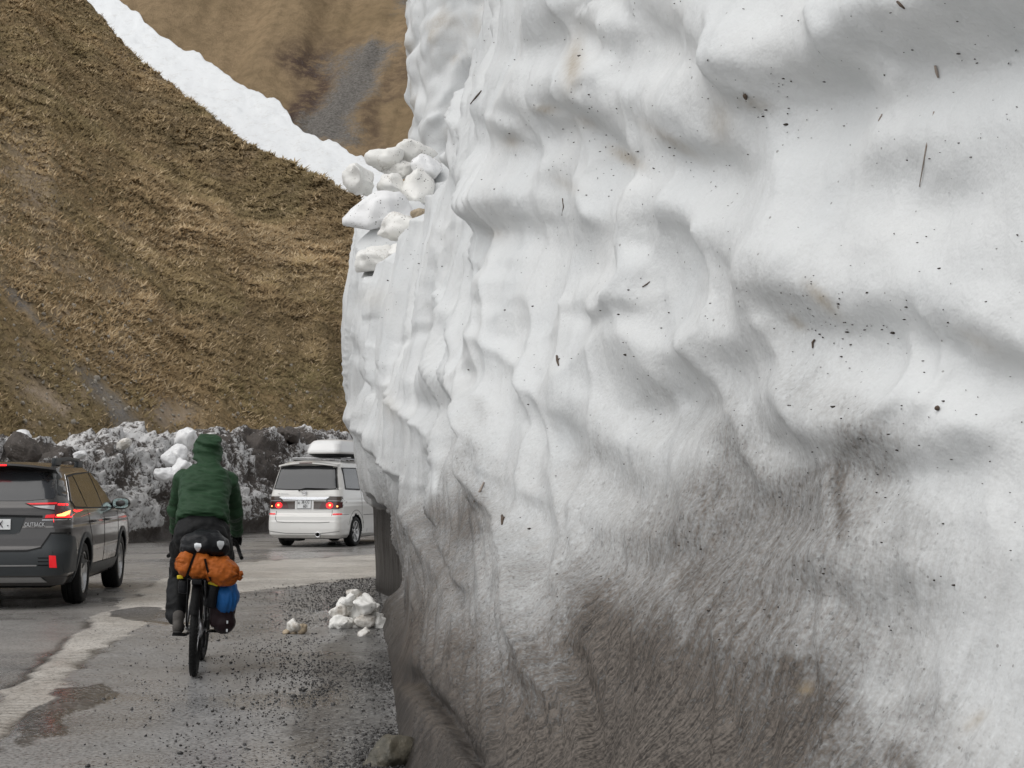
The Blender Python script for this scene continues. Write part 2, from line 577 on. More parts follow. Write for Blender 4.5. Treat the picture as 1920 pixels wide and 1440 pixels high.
def mat_road_mix():
    """wet brown lane, pale worn strip, dark shoulder, patches, cracks and muddy verge on one surface"""
    t = NT('wet_road')
    P = t.coord('Object')
    big = t.noise(P, 0.5, 3, 0.6)
    mid = t.noise(P, 4.0, 3, 0.6)
    fine = t.noise(P, 42, 2, 0.7)
    def broken(name, amt=0.7):
        return t.ramp(t.math('ADD', t.attr(name), t.math('MULTIPLY', t.math('SUBTRACT', t.math('ADD', t.math('MULTIPLY', mid, .6), t.math('MULTIPLY', fine, .4)), 0.5), amt)), [(0.40, 0.0), (0.60, 1.0)])
    m = t.ramp(t.math('ADD', t.math('MULTIPLY', big, .6), t.math('MULTIPLY', mid, .4)), [(0.34, 0.0), (0.66, 1.0)])
    lane = t.mix(m, (0.205, 0.194, 0.182), (0.345, 0.330, 0.312))
    sh = t.mix(m, (0.215, 0.213, 0.212), (0.345, 0.342, 0.340))
    stp = t.mix(m, (0.40, 0.37, 0.33), (0.68, 0.645, 0.59))
    fs = broken('strip'); fh = broken('shoulder', 0.4); fp = broken('patch', 0.5)
    # milled grooves across the strip
    wv = t.n('ShaderNodeTexWave', i_Scale=2.6, i_Distortion=3.0, i_Detail=2.0, wave_type='BANDS', bands_direction='Y')
    t.l(P, wv.inputs['Vector'])
    gm = t.math('MULTIPLY', t.math('MULTIPLY', wv.outputs['Fac'], t.ramp(t.noise(P, 0.7, 2), [(0.44, 0.0), (0.58, 1.0)])), fs)
    stp = t.mix(t.math('MULTIPLY', gm, 0.45), stp, (0.13, 0.12, 0.11))
    c = t.mix(fh, lane, sh)
    c = t.mix(fs, c, stp)
    c = t.mix(fp, c, t.mix(m, (0.060, 0.058, 0.057), (0.115, 0.112, 0.109)))
    c = t.mix(t.attr('soil'), c, t.mix(mid, (0.055, 0.048, 0.041), (0.13, 0.116, 0.101)))
    c = t.mix(t.math('MULTIPLY', t.ramp(fine, [(0.53, 0.0), (0.61, 1.0)]), 0.42), c, (0.46, 0.45, 0.43))
    c = t.mix(t.math('MULTIPLY', t.ramp(fine, [(0.37, 1.0), (0.47, 0.0)]), 0.72), c, (0.030, 0.028, 0.026))
    c = t.mix(t.math('MULTIPLY', t.attr('crack'), 0.9), c, (0.018, 0.016, 0.014))
    dry = t.ramp(t.noise(P, 0.45, 4, 0.6, 0.4), [(0.36, 0.0), (0.62, 1.0)])
    rough = t.math('ADD', t.math('ADD', 0.13, t.math('MULTIPLY', dry, 0.30)), t.math('MULTIPLY', fs, 0.16))
    h = t.math('ADD', t.math('MULTIPLY', fine, 0.8), t.math('MULTIPLY', gm, 1.6))
    nb = t.n('ShaderNodeBump'); nb.inputs['Distance'].default_value = 0.007
    t.l(h, nb.inputs['Height']); t.l(t.math('MULTIPLY', t.math('ADD', 0.22, dry), 0.6), nb.inputs['Strength'])
    t.set(Base_Color=c, Roughness=rough, Normal=nb.outputs[0])
    return t.m

M = {}
M['wall'] = mat_snow_wall()
M['chunk'] = mat_snow_lump('melting_snow_lump', 0.12, (0.80, 0.79, 0.755))
M['chunk_white'] = mat_snow_lump('clean_snow_lump', 0.02, (0.82, 0.82, 0.82))
M['chunk_tan'] = mat_snow_lump('tan_stained_snow', 0.75, (0.55, 0.44, 0.30))
M['chunk_dark'] = mat_snow_lump('grimy_snow_lump', 1.15, (0.50, 0.48, 0.46))
M['chunk_dirty'] = mat_snow_lump('dirty_snow_lump', 0.40, (0.74, 0.72, 0.68))
M['bank'] = mat_bank()
M['hill'] = mat_hill()
M['far_hill'] = mat_far_hill()
M['tuft'] = mat_tufts()
M['road'] = mat_road_mix()
_unused = None #mat_road('worn_pale_strip', (0.27, 0.245, 0.215), (0.46, 0.43, 0.385), 0.30, 0.62, 0.6, 0.35, 0.45, rut=3.0)
#mat_road('wet_dark_asphalt', (0.105, 0.102, 0.100), (0.175, 0.171, 0.167), 0.20, 0.46, 0.5, 0.40, 0.40)
#mat_road('fresh_asphalt_patch', (0.065, 0.064, 0.063), (0.115, 0.112, 0.109), 0.22, 0.45, 0.7, 0.35, 0.40)
M['ground'] = mat_road('wet_gravelly_soil', (0.06, 0.054, 0.047), (0.12, 0.108, 0.095), 0.35, 0.65, 0.5, 0.5, 0.6)
M['stone'] = mat_stone('wet_brown_rock', (0.045, 0.042, 0.030), (0.13, 0.115, 0.085))
M['grit'] = mat_stone('dark_grit', (0.020, 0.019, 0.019), (0.070, 0.066, 0.062))
M['bark'] = simple('dead_twig', (0.085, 0.058, 0.040), 0.8, var=0.3)
M['pale_twig'] = simple('pale_twig', (0.30, 0.255, 0.22), 0.8, var=0.25)
M['speck'] = simple('plant_crumbs', (0.030, 0.022, 0.016), 0.75, var=0.4)
def _snowfield():
    t = NT('firn_snow')
    P = t.coord('Object')
    f = t.noise(P, 0.4, 6, 0.65); g = t.noise(P, 2.5, 4, 0.6)
    c = t.mix(t.ramp(t.math('ADD', t.math('MULTIPLY', f, .6), t.math('MULTIPLY', g, .4)), [(0.52, 0.0), (0.74, 0.55)]), (0.84, 0.86, 0.87), (0.50, 0.47, 0.43))
    t.set(Base_Color=c, Roughness=0.6, Normal=t.bump(f, 0.35, 0.5))
    return t.m
M['firn'] = _snowfield()
# ================================================================== ground and road
def lerp_pts(v, pts):
    xs = [p[0] for p in pts]; ys = [p[1] for p in pts]
    return np.interp(v, xs, ys)

def sheet(name, pts, z, mat, jitter=0.0, step=0.12, seed=0, thick=0.0):
    """flat sheet from a world xy outline, with a ragged edge"""
    P = []
    n = len(pts)
    for i in range(n):
        a, b = Vector(pts[i][:2]), Vector(pts[(i + 1) % n][:2])
        k = max(1, int((b - a).length / step)) if jitter > 0 else 1
        k = min(k, 260)
        for j in range(k):
            P.append(a.lerp(b, j / k))
    A = np.array([(p.x, p.y) for p in P])
    if jitter > 0:
        jitter *= 0.55
        A[:, 0] += jitter * fbm(A[:, 0] * 2.3, A[:, 1] * 2.3, oct=4, seed=seed)
        A[:, 1] += jitter * 1.3 * fbm(A[:, 0] * 2.3 + 40, A[:, 1] * 2.3, oct=4, seed=seed + 9)
    bm = bmesh.new()
    f = bm.faces.new([bm.verts.new((x, y, z)) for x, y in A])
    if f.calc_area() > 0 and f.normal.z < 0: f.normal_flip()
    bmesh.ops.triangulate(bm, faces=[f], ngon_method='EAR_CLIP')
    for f in bm.faces:
        f.normal_update()
        if f.normal.z < 0: f.normal_flip()
    me = bpy.data.meshes.new(name)
    bm.to_mesh(me); bm.free()
    return tag(link_mesh(name, me, mat, None, False), kind='structure')

G = lambda px, py: tuple(ground(px, py)[:2])
sheet('ground', [(-400, -200), (500, -200), (500, 700), (-400, 700)], -0.12, M['ground'])
# road: one surface from the far bank to the foot of the snow wall, with its old strip, shoulder and patches
def poly_d(x, y, pts):
    best = np.full(x.shape, 1e9); sd = np.zeros(x.shape)
    for (x0, y0), (x1, y1) in zip(pts, pts[1:]):
        dx, dy = x1 - x0, y1 - y0
        L2 = dx * dx + dy * dy + 1e-9
        t = np.clip(((x - x0) * dx + (y - y0) * dy) / L2, 0, 1)
        ex, ey = x - (x0 + t * dx), y - (y0 + t * dy)
        d = np.hypot(ex, ey)
        s_ = np.sign(ex * dy - ey * dx)
        m = d < best
        best = np.where(m, d, best); sd = np.where(m, s_ * d, sd)
    return best, sd
def in_poly(x, y, pts):
    c = np.zeros(x.shape, dtype=bool)
    n = len(pts)
    for i in range(n):
        (x0, y0), (x1, y1) = pts[i], pts[(i + 1) % n]
        if y0 == y1: continue
        c ^= ((y0 > y) != (y1 > y)) & (x < (x1 - x0) * (y - y0) / (y1 - y0) + x0)
    return c
def soft_poly(x, y, pts, w):
    d, _ = poly_d(x, y, pts + pts[:1])
    return np.clip(0.5 + np.where(in_poly(x, y, pts), d, -d) / (2 * w), 0, 1)
strip_l = [(-700, 2100), (-260, 1560), (-60, 1365), (0, 1312), (60, 1262), (125, 1202), (200, 1150), (262, 1108), (310, 1084), (380, 1066), (450, 1054), (560, 1048), (700, 1040), (860, 1036), (1100, 1032)]
strip_r = [(1100, 1070), (860, 1076), (700, 1082), (630, 1092), (560, 1099), (480, 1108), (430, 1116), (330, 1146), (268, 1172), (232, 1196), (160, 1245), (100, 1310), (40, 1362), (0, 1398), (-120, 1520), (-500, 2100)]
ry = np.concatenate([np.linspace(-14, 5, 40), np.linspace(5.1, 13, 170), np.linspace(13.06, 26, 170), np.linspace(26.2, 70, 90)])
rx = np.concatenate([np.linspace(-20, -8.2, 60), np.linspace(-8.1, 1.5, 300), np.linspace(1.7, 30, 50)])
RX, RY = np.meshgrid(rx, ry, indexing='ij')
e1 = 0.10 * fbm(RX * 2.1, RY * 1.5, oct=4, seed=3); e2 = 0.12 * fbm(RX * 2.1 + 31, RY * 1.5, oct=4, seed=4)
stripP = [G(*p) for p in strip_l] + [G(*p) for p in strip_r]
a_strip = soft_poly(RX + e1, RY + e2, stripP, 0.10)
shP = [G(*p) for p in strip_r[2:]] + [(-2.2, -14), (9, -14), (9, 22)]
a_sh = soft_poly(RX + e1 * .6, RY + e2 * .6, shP, 0.06) * (1 - 0 * a_strip)
pat = [[(212, 1146), (262, 1140), (330, 1150), (420, 1152), (420, 1172), (300, 1174), (255, 1166), (225, 1158)],
       [(60, 1330), (120, 1292), (190, 1280), (215, 1308), (160, 1330), (110, 1385), (40, 1405)],
       [(560, 1300), (600, 1240), (640, 1150), (700, 1130), (730, 1210), (760, 1500), (600, 1500), (540, 1400)]]
a_pat = 0 * RX
for k, p in enumerate(pat):
    a_pat = np.maximum(a_pat, soft_poly(RX + e1 * .9, RY + e2 * .9, [G(*q) for q in p], 0.06 if k < 2 else 0.35) * (1.0 if k < 2 else 0.95))
dseam, _ = poly_d(RX + e1 * .9, RY + e2 * .9, [G(*p) for p in strip_l])
dseam2, _ = poly_d(RX + e1 * 1.2, RY + e2 * 1.2, [G(*p) for p in strip_r[2:]])
a_crack = np.maximum(np.exp(-(dseam / 0.05) ** 2) * sstep(-.25, .15, fbm(RX * 1.1, RY * .6, oct=3, seed=44)), 0.8 * np.exp(-(dseam2 / 0.035) ** 2) * sstep(-.05, .25, fbm(RX * 1.1, RY * .6, oct=3, seed=46)))
bk = [(-14.5, 6), (-14.0, 16), (-13.2, 23), (-12.0, 28), (-10.7, 31.5), (-9.3, 36), (-7.9, 42), (-6.9, 47), (-4.6, 53), (0, 57.5), (8, 61), (20, 64)]
dbk, _ = poly_d(RX, RY, bk)
a_soil = np.clip(1.15 - dbk / 1.1 + 0.35 * fbm(RX * 1.3, RY * 1.3, oct=3, seed=47), 0, 1)
RZ = -0.012 * a_crack + 0.010 * a_strip * (1 - a_pat) + 0.012 * a_pat + 0.008 * fbm(RX * .5, RY * .5, oct=3, seed=48) + 0.02 * a_soil * fbm(RX * 3, RY * 3, oct=2, seed=49)
road = mesh_arrays('road', np.stack([RX, RY, RZ], -1).reshape(-1, 3), grid_faces(len(rx), len(ry)), M['road'],
                   attrs={'strip': a_strip.ravel(), 'shoulder': a_sh.ravel(), 'patch': a_pat.ravel(), 'crack': a_crack.ravel(), 'soil': a_soil.ravel()})
tag(road, kind='structure')

# ================================================================== near hillside
rng = np.random.default_rng(4)
RIDGE = [(-800, -760), (-300, -335), (0, -116), (150, 0), (250, 108), (350, 188), (450, 262), (560, 312), (660, 362), (760, 425), (900, 530), (1400, 760)]
RDEP = [(-800, 190), (150, 142), (450, 112), (660, 96), (900, 86), (1400, 84)]
FOOT = [(-800, 26), (-200, 31), (0, 36), (250, 42), (480, 50), (660, 57), (900, 63), (1400, 68)]

def hill_pt(px, t):
    y0, y1 = lerp_pts(px, FOOT), lerp_pts(px, RDEP)
    yr = at_np(px, lerp_pts(px, RIDGE), y1)
    z1 = yr[..., 2]
    a = (px - 960) / F
    tt = np.minimum(t, 1.0)
    y = y0 + (y1 - y0) * t
    z = -0.4 + (z1 + 0.4) * (tt + 0.10 * np.sin(np.pi * tt) * (0.4 - tt))
    z = z - np.maximum(t - 1, 0) * (y1 - y0) * 0.55
    x = a * y * (CP + 0.0) / CP
    k = y / (CP)
    x = a * k
    # rills down the slope and tussocky unevenness
    edge = np.clip(1 - np.abs(t - 1) * 0, 0, 1)
    r = 0.55 * fbm(px * 0.012 + t * 0.6, t * 1.3, oct=3, seed=3) * np.clip(t * 3, 0, 1) * np.clip((1.02 - t) * 4, 0.15, 1)
    s = 0.16 * fbm(x * 0.9, y * 0.9, oct=3, seed=8)
    s2 = 0.9 * fbm(x * 0.06, y * 0.06, oct=2, seed=5) * np.clip(t * 3, 0, 1) * np.clip((1.02 - t) * 4, 0, 1)
    return np.stack([x, y, z + r + s + s2], -1)

NU, NV = 420, 330
pxs = np.concatenate([np.linspace(-800, -50, 60), np.linspace(-48, 740, 330), np.linspace(745, 1400, 30)])
ts = np.concatenate([np.linspace(0, 1, 300) ** 1.25, np.linspace(1.004, 1.5, 30)])
PX, TT = np.meshgrid(pxs, ts, indexing='ij')
HV = hill_pt(PX, TT)
hpx, hpy = proj(HV)
def blob(x, y, cx, cy, rx, ry, ang=0.0):
    c, s = math.cos(R(ang)), math.sin(R(ang))
    u = ((x - cx) * c + (y - cy) * s) / rx
    v = (-(x - cx) * s + (y - cy) * c) / ry
    return np.exp(-(u * u + v * v))
nz = fbm(hpx * 0.02, hpy * 0.02, oct=4, seed=31)
scree = np.clip(1.5 * blob(hpx, hpy, 215, 760, 115, 20, 45) + 1.0 * blob(hpx, hpy, 45, 575, 75, 10, 48) + 0.9 * blob(hpx, hpy, 250, 815, 60, 18, 30) + 0.35 * nz - 0.1, 0, 1) * (blob(hpx, hpy, 215, 760, 170, 60, 45) + blob(hpx, hpy, 45, 575, 140, 40, 48) > 0.05)
earth = np.clip(1.3 * blob(hpx, hpy, 320, 775, 48, 28, 15) + 1.0 * blob(hpx, hpy, 85, 745, 60, 22, 35) + 0.9 * blob(hpx, hpy, 60, 330, 40, 110, -20) + 0.6 * blob(hpx, hpy, 330, 230, 130, 14, 38)
                + 0.5 * blob(hpx, hpy, 520, 480, 120, 14, 30) + 0.5 * blob(hpx, hpy, 260, 560, 120, 20, 25) + 0.55 * np.clip(fbm(hpx * 0.017, hpy * 0.034, oct=4, seed=77) - 0.45, 0, 1) * 2, 0, 1)
hillside = mesh_arrays('hillside', HV.reshape(-1, 3), grid_faces(len(pxs), len(ts)), M['hill'], attrs={'scree': scree.ravel(), 'earth': earth.ravel()})
tag(hillside, kind='structure')

# grass tufts over the near hillside (nobody could count them)
def build_tufts(n):
    px = rng.uniform(-230, 790, n)
    t = rng.uniform(0, 1, n) ** 1.15 * 1.005
    P = hill_pt(px, t)
    qx, qy = proj(P)
    nn = fbm(qx * 0.02, qy * 0.02, oct=4, seed=31)
    bare = np.clip(1.4 * blob(qx, qy, 215, 760, 115, 22, 45) + blob(qx, qy, 45, 575, 75, 10, 48) + 1.2 * blob(qx, qy, 320, 775, 46, 26, 15) + blob(qx, qy, 85, 745, 60, 22, 35), 0, 1)
    keep = rng.uniform(0, 1, n) > bare * 1.1
    P = P[keep]; qx = qx[keep]; qy = qy[keep]; n = len(P)
    clump = fbm(P[:, 0] * 0.55, P[:, 1] * 0.30, oct=3, seed=41)
    patch = fbm(P[:, 0] * 0.10, P[:, 1] * 0.07, oct=3, seed=52)
    size = (0.20 + 0.16 * rng.uniform(0, 1, n)) * (1 + 0.45 * np.clip(clump, -0.7, 1)) * np.clip(P[:, 1] / 75, 0.55, 1.25)
    V, C = [], []
    base = np.stack([0.295 + 0.08 * patch, 0.213 + 0.05 * patch, 0.116 + 0.026 * patch], -1)
    green = np.clip(blob(qx, qy, 560, 730, 120, 50) * 1.0 + 0.4 * (fbm(P[:, 0] * 0.2, P[:, 1] * 0.15, oct=2, seed=61) > 0.25), 0, 1)[:, None]
    base = base * (1 - 0.5 * green) + np.array([[0.22, 0.20, 0.088]]) * 0.5 * green
    straw = (rng.uniform(0, 1, n) < 0.10 + 0.22 * (patch > 0.3))[:, None]
    base = np.where(straw, np.array([[0.52, 0.40, 0.25]]), base)
    base = base * (0.72 + 0.42 * rng.uniform(0, 1, n) + 0.20 * clump)[:, None]
    for b in range(3):
        ang = rng.uniform(0, 2 * np.pi, n)
        dirx, diry = np.cos(ang), np.sin(ang)
        w = size * rng.uniform(0.10, 0.20, n)
        sa = R(27)
        T2 = np.array([0, math.cos(sa), math.sin(sa)]); NN = np.array([0, -math.sin(sa), math.cos(sa)])
        along = np.stack([dirx, 0 * dirx, 0 * dirx], -1) + diry[:, None] * T2
        across = np.stack([-diry, 0 * dirx, 0 * dirx], -1) + dirx[:, None] * T2
        tip = P + along * size[:, None] - 0.25 * size[:, None] * T2 + NN * (size * rng.uniform(0.10, 0.60, n))[:, None]
        side = across * w[:, None]
        V.append(np.stack([P - side - [0, 0, .03], P + side - [0, 0, .03], tip], 1).reshape(-1, 3))
        cc = np.concatenate([base, np.ones((n, 1))], 1)
        C.append(np.repeat(cc, 3, 0))
    V = np.concatenate(V); C = np.concatenate(C)
    Fc = np.arange(len(V)).reshape(-1, 3)
    return mesh_arrays('grass', V, Fc, M['tuft'], smooth=False, attrs={'tint': C})
g_ = build_tufts(150000)
tag(g_, 'dry brown grass tufts covering the steep hillside', 'grass', kind='stuff')

# ================================================================== far slope and the snow in the gully
def far_pt(px, py):
    y = 195 + (600 - py) * 0.17
    P = at_np(px, py, y)
    P[..., 2] += 2.6 * fbm(px * 0.011 + py * 0.004, py * 0.0022, oct=3, seed=91) * np.clip((700 - py) / 200, 0.2, 1)
    P[..., 2] += 0.25 * fbm(P[..., 0] * 0.25, P[..., 1] * 0.25, oct=3, seed=95)
    return P
fpx = np.linspace(-500, 1500, 330)
fpy = np.linspace(720, -1100, 330)
FX, FY = np.meshgrid(fpx, fpy, indexing='ij')
FV = far_pt(FX, FY)
n1 = fbm(FX * 0.012, FY * 0.012, oct=4, seed=101)
k_ = np.clip((FY - 70) / 220.0, -0.25, 1.35)
cxl = 688 - 55 * k_
wid = (88 - 34 * k_) * (1 + 0.35 * fbm(FY * 0.02, FX * 0.01, oct=3, seed=111)) * (0.55 + 0.45 * sstep(40, 130, FY))
cxl = cxl + 22 * fbm(FY * 0.013, FX * 0, oct=3, seed=112)
inside = (FY > 20) * (FY < 330)
dd = (FX - cxl) / wid
scr = np.exp(-(dd ** 2) * 0.9) * sstep(35, 95, FY) * (1 - sstep(262, 330, FY))
rim = np.clip(np.exp(-((dd + 1.2) / 0.5) ** 2) + np.exp(-((dd - 1.3) / 0.4) ** 2) * 0.6 + 0.5 * blob(FX, FY, 600, 200, 40, 50), 0, 1) * sstep(20, 110, FY) * (1 - sstep(280, 330, FY))
scr2 = 0.8 * blob(FX, FY, 800, 5, 60, 22)
scr = np.clip(scr * 0.95 + scr2 + 0.12 * n1, 0, 1)
far = mesh_arrays('far_hillside', FV.reshape(-1, 3), grid_faces(len(fpx), len(fpy))[:, ::-1], M['far_hill'], attrs={'scree': scr.ravel(), 'rim': rim.ravel()})
tag(far, kind='structure')

UPPER = [(-150, -190), (120, -60), (205, -6), (235, 12), (262, 26), (270, 46), (300, 70), (345, 98), (372, 104), (400, 128), (440, 154), (480, 180), (512, 190), (538, 212), (548, 238), (566, 256), (620, 276), (660, 298), (700, 322), (900, 440)]
sx = np.linspace(-150, 900, 420)
st_ = np.linspace(0, 1, 60)
SX, ST = np.meshgrid(sx, st_, indexing='ij')
up_ = lerp_pts(SX, UPPER) + 5.0 * fbm(SX * 0.05, SX * 0 + 3, oct=3, seed=7)
lo_ = lerp_pts(SX, RIDGE) + 70
SY = up_ + (lo_ - up_) * ST
SVt = at_np(SX, SY, 195 + (600 - SY) * 0.17)
lift = 2.2 * sstep(0.0, 0.12, ST) - 0.6 * (ST < 0.001)
SVt[..., 2] += lift + 0.25 * fbm(SX * 0.03, SY * 0.06, oct=3, seed=14)
snow_gully = mesh_arrays('gully_snow', SVt.reshape(-1, 3), grid_faces(len(sx), len(st_)), M['firn'])
tag(snow_gully, kind='structure')

# loose pale stones lying on the hillside
def rough_stone(r, seed, sub=2, amp=0.28, squash=(1, 1, 0.75), freq=1.6):
    bm = bmesh.new()
    bmesh.ops.create_icosphere(bm, subdivisions=sub, radius=1.0)
    co = np.array([v.co[:] for v in bm.verts])
    rnd = np.random.default_rng(seed)
    # planar cuts make the facets
    for k in range(9):
        nrm = rnd.normal(size=3); nrm /= np.linalg.norm(nrm)
        h = rnd.uniform(0.55, 0.9)
        d = co @ nrm - h
        co -= np.where(d > 0, d, 0)[:, None] * nrm * 0.92
    f = fbm(co[:, 0] * freq + seed, co[:, 1] * freq, co[:, 2] * freq, oct=3, seed=seed)
    co *= (1 + amp * f)[:, None]
    co *= np.array(squash) * r
    for v, c in zip(bm.verts, co): v.co = c
    return bm
# ================================================================== the big snow wall
ZL = np.array([0, .3, .6, 1.2, 2, 3, 4, 5, 6.5])
WC = {   # depth : photo column of the wall face at heights ZL
    21.0: [692, 691, 690, 688, 662, 641, 652, 664, 672],
    18.0: [708, 715, 716, 708, 690, 674, 690, 712, 720],
    16.0: [716, 738, 742, 732, 718, 735, 785, 815, 825],
    14.5: [722, 757, 758, 752, 755, 795, 848, 878, 888],
    12.5: [728, 764, 768, 780, 815, 875, 915, 942, 925],
    11.0: [734, 766, 790, 835, 885, 930, 955, 958, 920],
    9.5: [741, 772, 810, 880, 935, 965, 985, 1000, 990],
    8.0: [750, 800, 870, 980, 1050, 1090, 1110, 1120, 1120],
    7.0: [770, 870, 970, 1110, 1190, 1230, 1250, 1260, 1260],
    6.0: [830, 990, 1120, 1290, 1370, 1400, 1420, 1430, 1430],
    5.0: [1000, 1230, 1390, 1560, 1630, 1650, 1660, 1660, 1660],
    4.3: [1350, 1600, 1750, 1900, 1950, 1960, 1960, 1960, 1960],
}
qs, XT = [], []
qs += [24.0, 23.2, 22.4]; XT += [[4.5] * 9, [0.6] * 9, [-1.55] * 9]
for q in sorted(WC, reverse=True):
    qs.append(q); XT.append([(p - 960) / F * q for p in WC[q]])
for q, x0, x1 in ((3.4, 1.55, 2.05), (2.0, 2.15, 2.6), (0.0, 2.75, 3.1), (-3.0, 3.2, 3.5), (-8.0, 3.5, 3.8)):
    qs.append(q); XT.append(list(x0 + (x1 - x0) * np.clip(ZL / 1.5, 0, 1)))
qs = np.array(qs); XT = np.array(XT)
YT = qs.copy(); YT[:3] = [22.9, 22.75, 22.3]
# sample columns
qq = np.concatenate([np.linspace(24, 21.15, 26), np.linspace(21.1, 11.05, 300), np.linspace(11, 4.0, 470), np.linspace(3.95, -8, 90)])
NZ = 330
TOPH = [(-8, 7.0), (4, 7.2), (9, 7.4), (11, 7.3), (11.7, 6.4), (12.3, 4.95), (13.3, 4.6), (14.5, 4.3), (16, 3.95), (17.5, 3.75), (19, 4.3), (19.8, 4.95), (21, 5.15), (21.8, 4.6), (24, 3.4)]
top = lerp_pts(qq, TOPH) + 0.10 * fbm(qq * 1.7, qq * 0, oct=3, seed=2)
rz = np.linspace(0, 1, NZ)
Q2, R2 = np.meshgrid(qq, rz, indexing='ij')
Z2 = (R2 ** 1.12) * top[:, None]
# bilinear table lookup, then smoothing along both directions
def table(q, z):
    o = np.argsort(qs)
    qi = qs[o]; X = XT[o]
    i = np.clip(np.searchsorted(qi, q) - 1, 0, len(qi) - 2)
    tq = np.clip((q - qi[i]) / (qi[i + 1] - qi[i]), 0, 1)
    j = np.clip(np.searchsorted(ZL, z) - 1, 0, len(ZL) - 2)
    tz = np.clip((z - ZL[j]) / (ZL[j + 1] - ZL[j]), 0, 1)
    return (X[i, j] * (1 - tq) + X[i + 1, j] * tq) * (1 - tz) + (X[i, j + 1] * (1 - tq) + X[i + 1, j + 1] * tq) * tz
X2 = table(Q2, Z2)
Y2 = np.interp(qq, qs[np.argsort(qs)], YT[np.argsort(qs)])[:, None] + 0 * Z2
def blur(A, k, ax):
    for _ in range(2):
        pad = [(0, 0), (0, 0)]; pad[ax] = (k, k)
        B = np.pad(A, pad, mode='edge')
        c = np.cumsum(B, axis=ax)
        c = np.concatenate([np.zeros_like(np.take(c, [0], ax)), c], axis=ax)
        n = A.shape[ax]
        A = (np.take(c, range(2 * k + 1, 2 * k + 1 + n), ax) - np.take(c, range(0, n), ax)) / (2 * k + 1)
    return A
X2 = blur(blur(X2, 9, 0), 5, 1)
BASE = np.stack([X2, Y2, Z2], -1)
bpx, bpy_ = proj(BASE)

def normals(P):
    du = np.gradient(P, axis=0); dv = np.gradient(P, axis=1)
    n = np.cross(du, dv)
    n /= np.linalg.norm(n, axis=-1, keepdims=True) + 1e-9
    # point towards the road
    s = np.sign(np.sum(n * np.array([-1, -0.35, 0]), -1, keepdims=True))
    return n * np.where(s == 0, 1, s)
NB = normals(BASE)
# arc length along the wall
dl = np.sqrt(np.gradient(X2[:, NZ // 3]) ** 2 + np.gradient(Y2[:, NZ // 3]) ** 2)
U2 = np.cumsum(dl)[:, None] + 0 * Z2
# streaks and flutes follow the fall line, not the grid
tx_ = blur((np.gradient(X2[:, NZ // 3]) / dl)[:, None], 12, 0)
U2 = U2 + (X2 - X2[:, NZ // 3][:, None]) * tx_ * (1 - 0.6 * sstep(12.5, 15, Q2))
_ref = 95
_o = np.where((qq < 13) & (qq > 3.6))[0]
_bp = bpx[_o, _ref]; _ur = U2[_o, _ref]
_mono = np.maximum.accumulate(_bp) + np.arange(len(_bp)) * 1e-4
_ui = np.interp(bpx, _mono, _ur)
_m = sstep(12.8, 11.0, Q2) * sstep(4.1, 4.8, Q2)
U2 = U2 * (1 - _m) + (0.8 * _ui + 0.2 * U2) * _m

def poly_dist(px, py, pts):
    best = np.full(px.shape, 1e9); sd = np.zeros(px.shape)
    for (x0, y0), (x1, y1) in zip(pts, pts[1:]):
        dx, dy = x1 - x0, y1 - y0
        L2 = dx * dx + dy * dy
        t = np.clip(((px - x0) * dx + (py - y0) * dy) / L2, 0, 1)
        ex, ey = px - (x0 + t * dx), py - (y0 + t * dy)
        d = np.hypot(ex, ey)
        L = math.sqrt(L2)
        s = (ex * dy - ey * dx) / L      # >0 above a line that runs left to right
        m = d < best
        best = np.where(m, d, best); sd = np.where(m, s, sd)
    return best, sd

D = np.zeros_like(Z2)
# soft warp so the hand-placed folds do not look ruled
wx = bpx + 14 * fbm(bpx * 0.011, bpy_ * 0.011, oct=3, seed=201)
wy = bpy_ + 14 * fbm(bpx * 0.011 + 9, bpy_ * 0.011, oct=3, seed=202)
# brows: bulge above the line, hollow under it
BROWS = [
    ([(950, 240), (1005, 200), (1050, 205), (1110, 255), (1195, 308)], 55, .135),
    ([(1105, 205), (1200, 222), (1290, 288), (1340, 300)], 62, .125),
    ([(1385, 215), (1470, 172), (1560, 118), (1700, 72), (1820, 45), (1940, 30)], 95, .17),
    ([(1500, 560), (1600, 600), (1760, 605), (1840, 640), (1940, 690)], 75, .095),
    ([(1095, 560), (1140, 578), (1185, 580)], 45, .055),
    ([(1215, 705), (1330, 690), (1425, 640)], 75, .10),
    ([(828, 742), (868, 742), (895, 785)], 42, .10),
    ([(1030, 775), (1100, 808), (1160, 860)], 60, .075),
    ([(845, 30), (872, 72), (884, 100)], 28, .10),
    ([(1480, 800), (1560, 832), (1700, 862), (1810, 850)], 55, .055),
    ([(1040, 60), (1080, 30), (1120, 75)], 45, .07),
    ([(880, 320), (900, 370), (925, 425)], 26, .09),
    ([(930, 430), (960, 415), (1000, 425)], 40, .06),
    ([(1560, 330), (1660, 300), (1760, 330)], 80, .04),
    ([(1250, 40), (1340, 90), (1390, 160)], 70, .07),
    ([(1290, 420), (1360, 470), (1400, 560)], 60, .05),
    ([(1440, 1110), (1560, 1090), (1700, 1120)], 70, .05),
    ([(1100, 1010), (1200, 1040), (1330, 1010)], 60, .05),
    ([(690, 800), (720, 830), (745, 880)], 30, .08),
]
for pts, w, amp in BROWS:
    d, s = poly_dist(wx, wy, pts)
    D += amp * 1.25 * (s / w) * np.exp(-(d / w) ** 2)
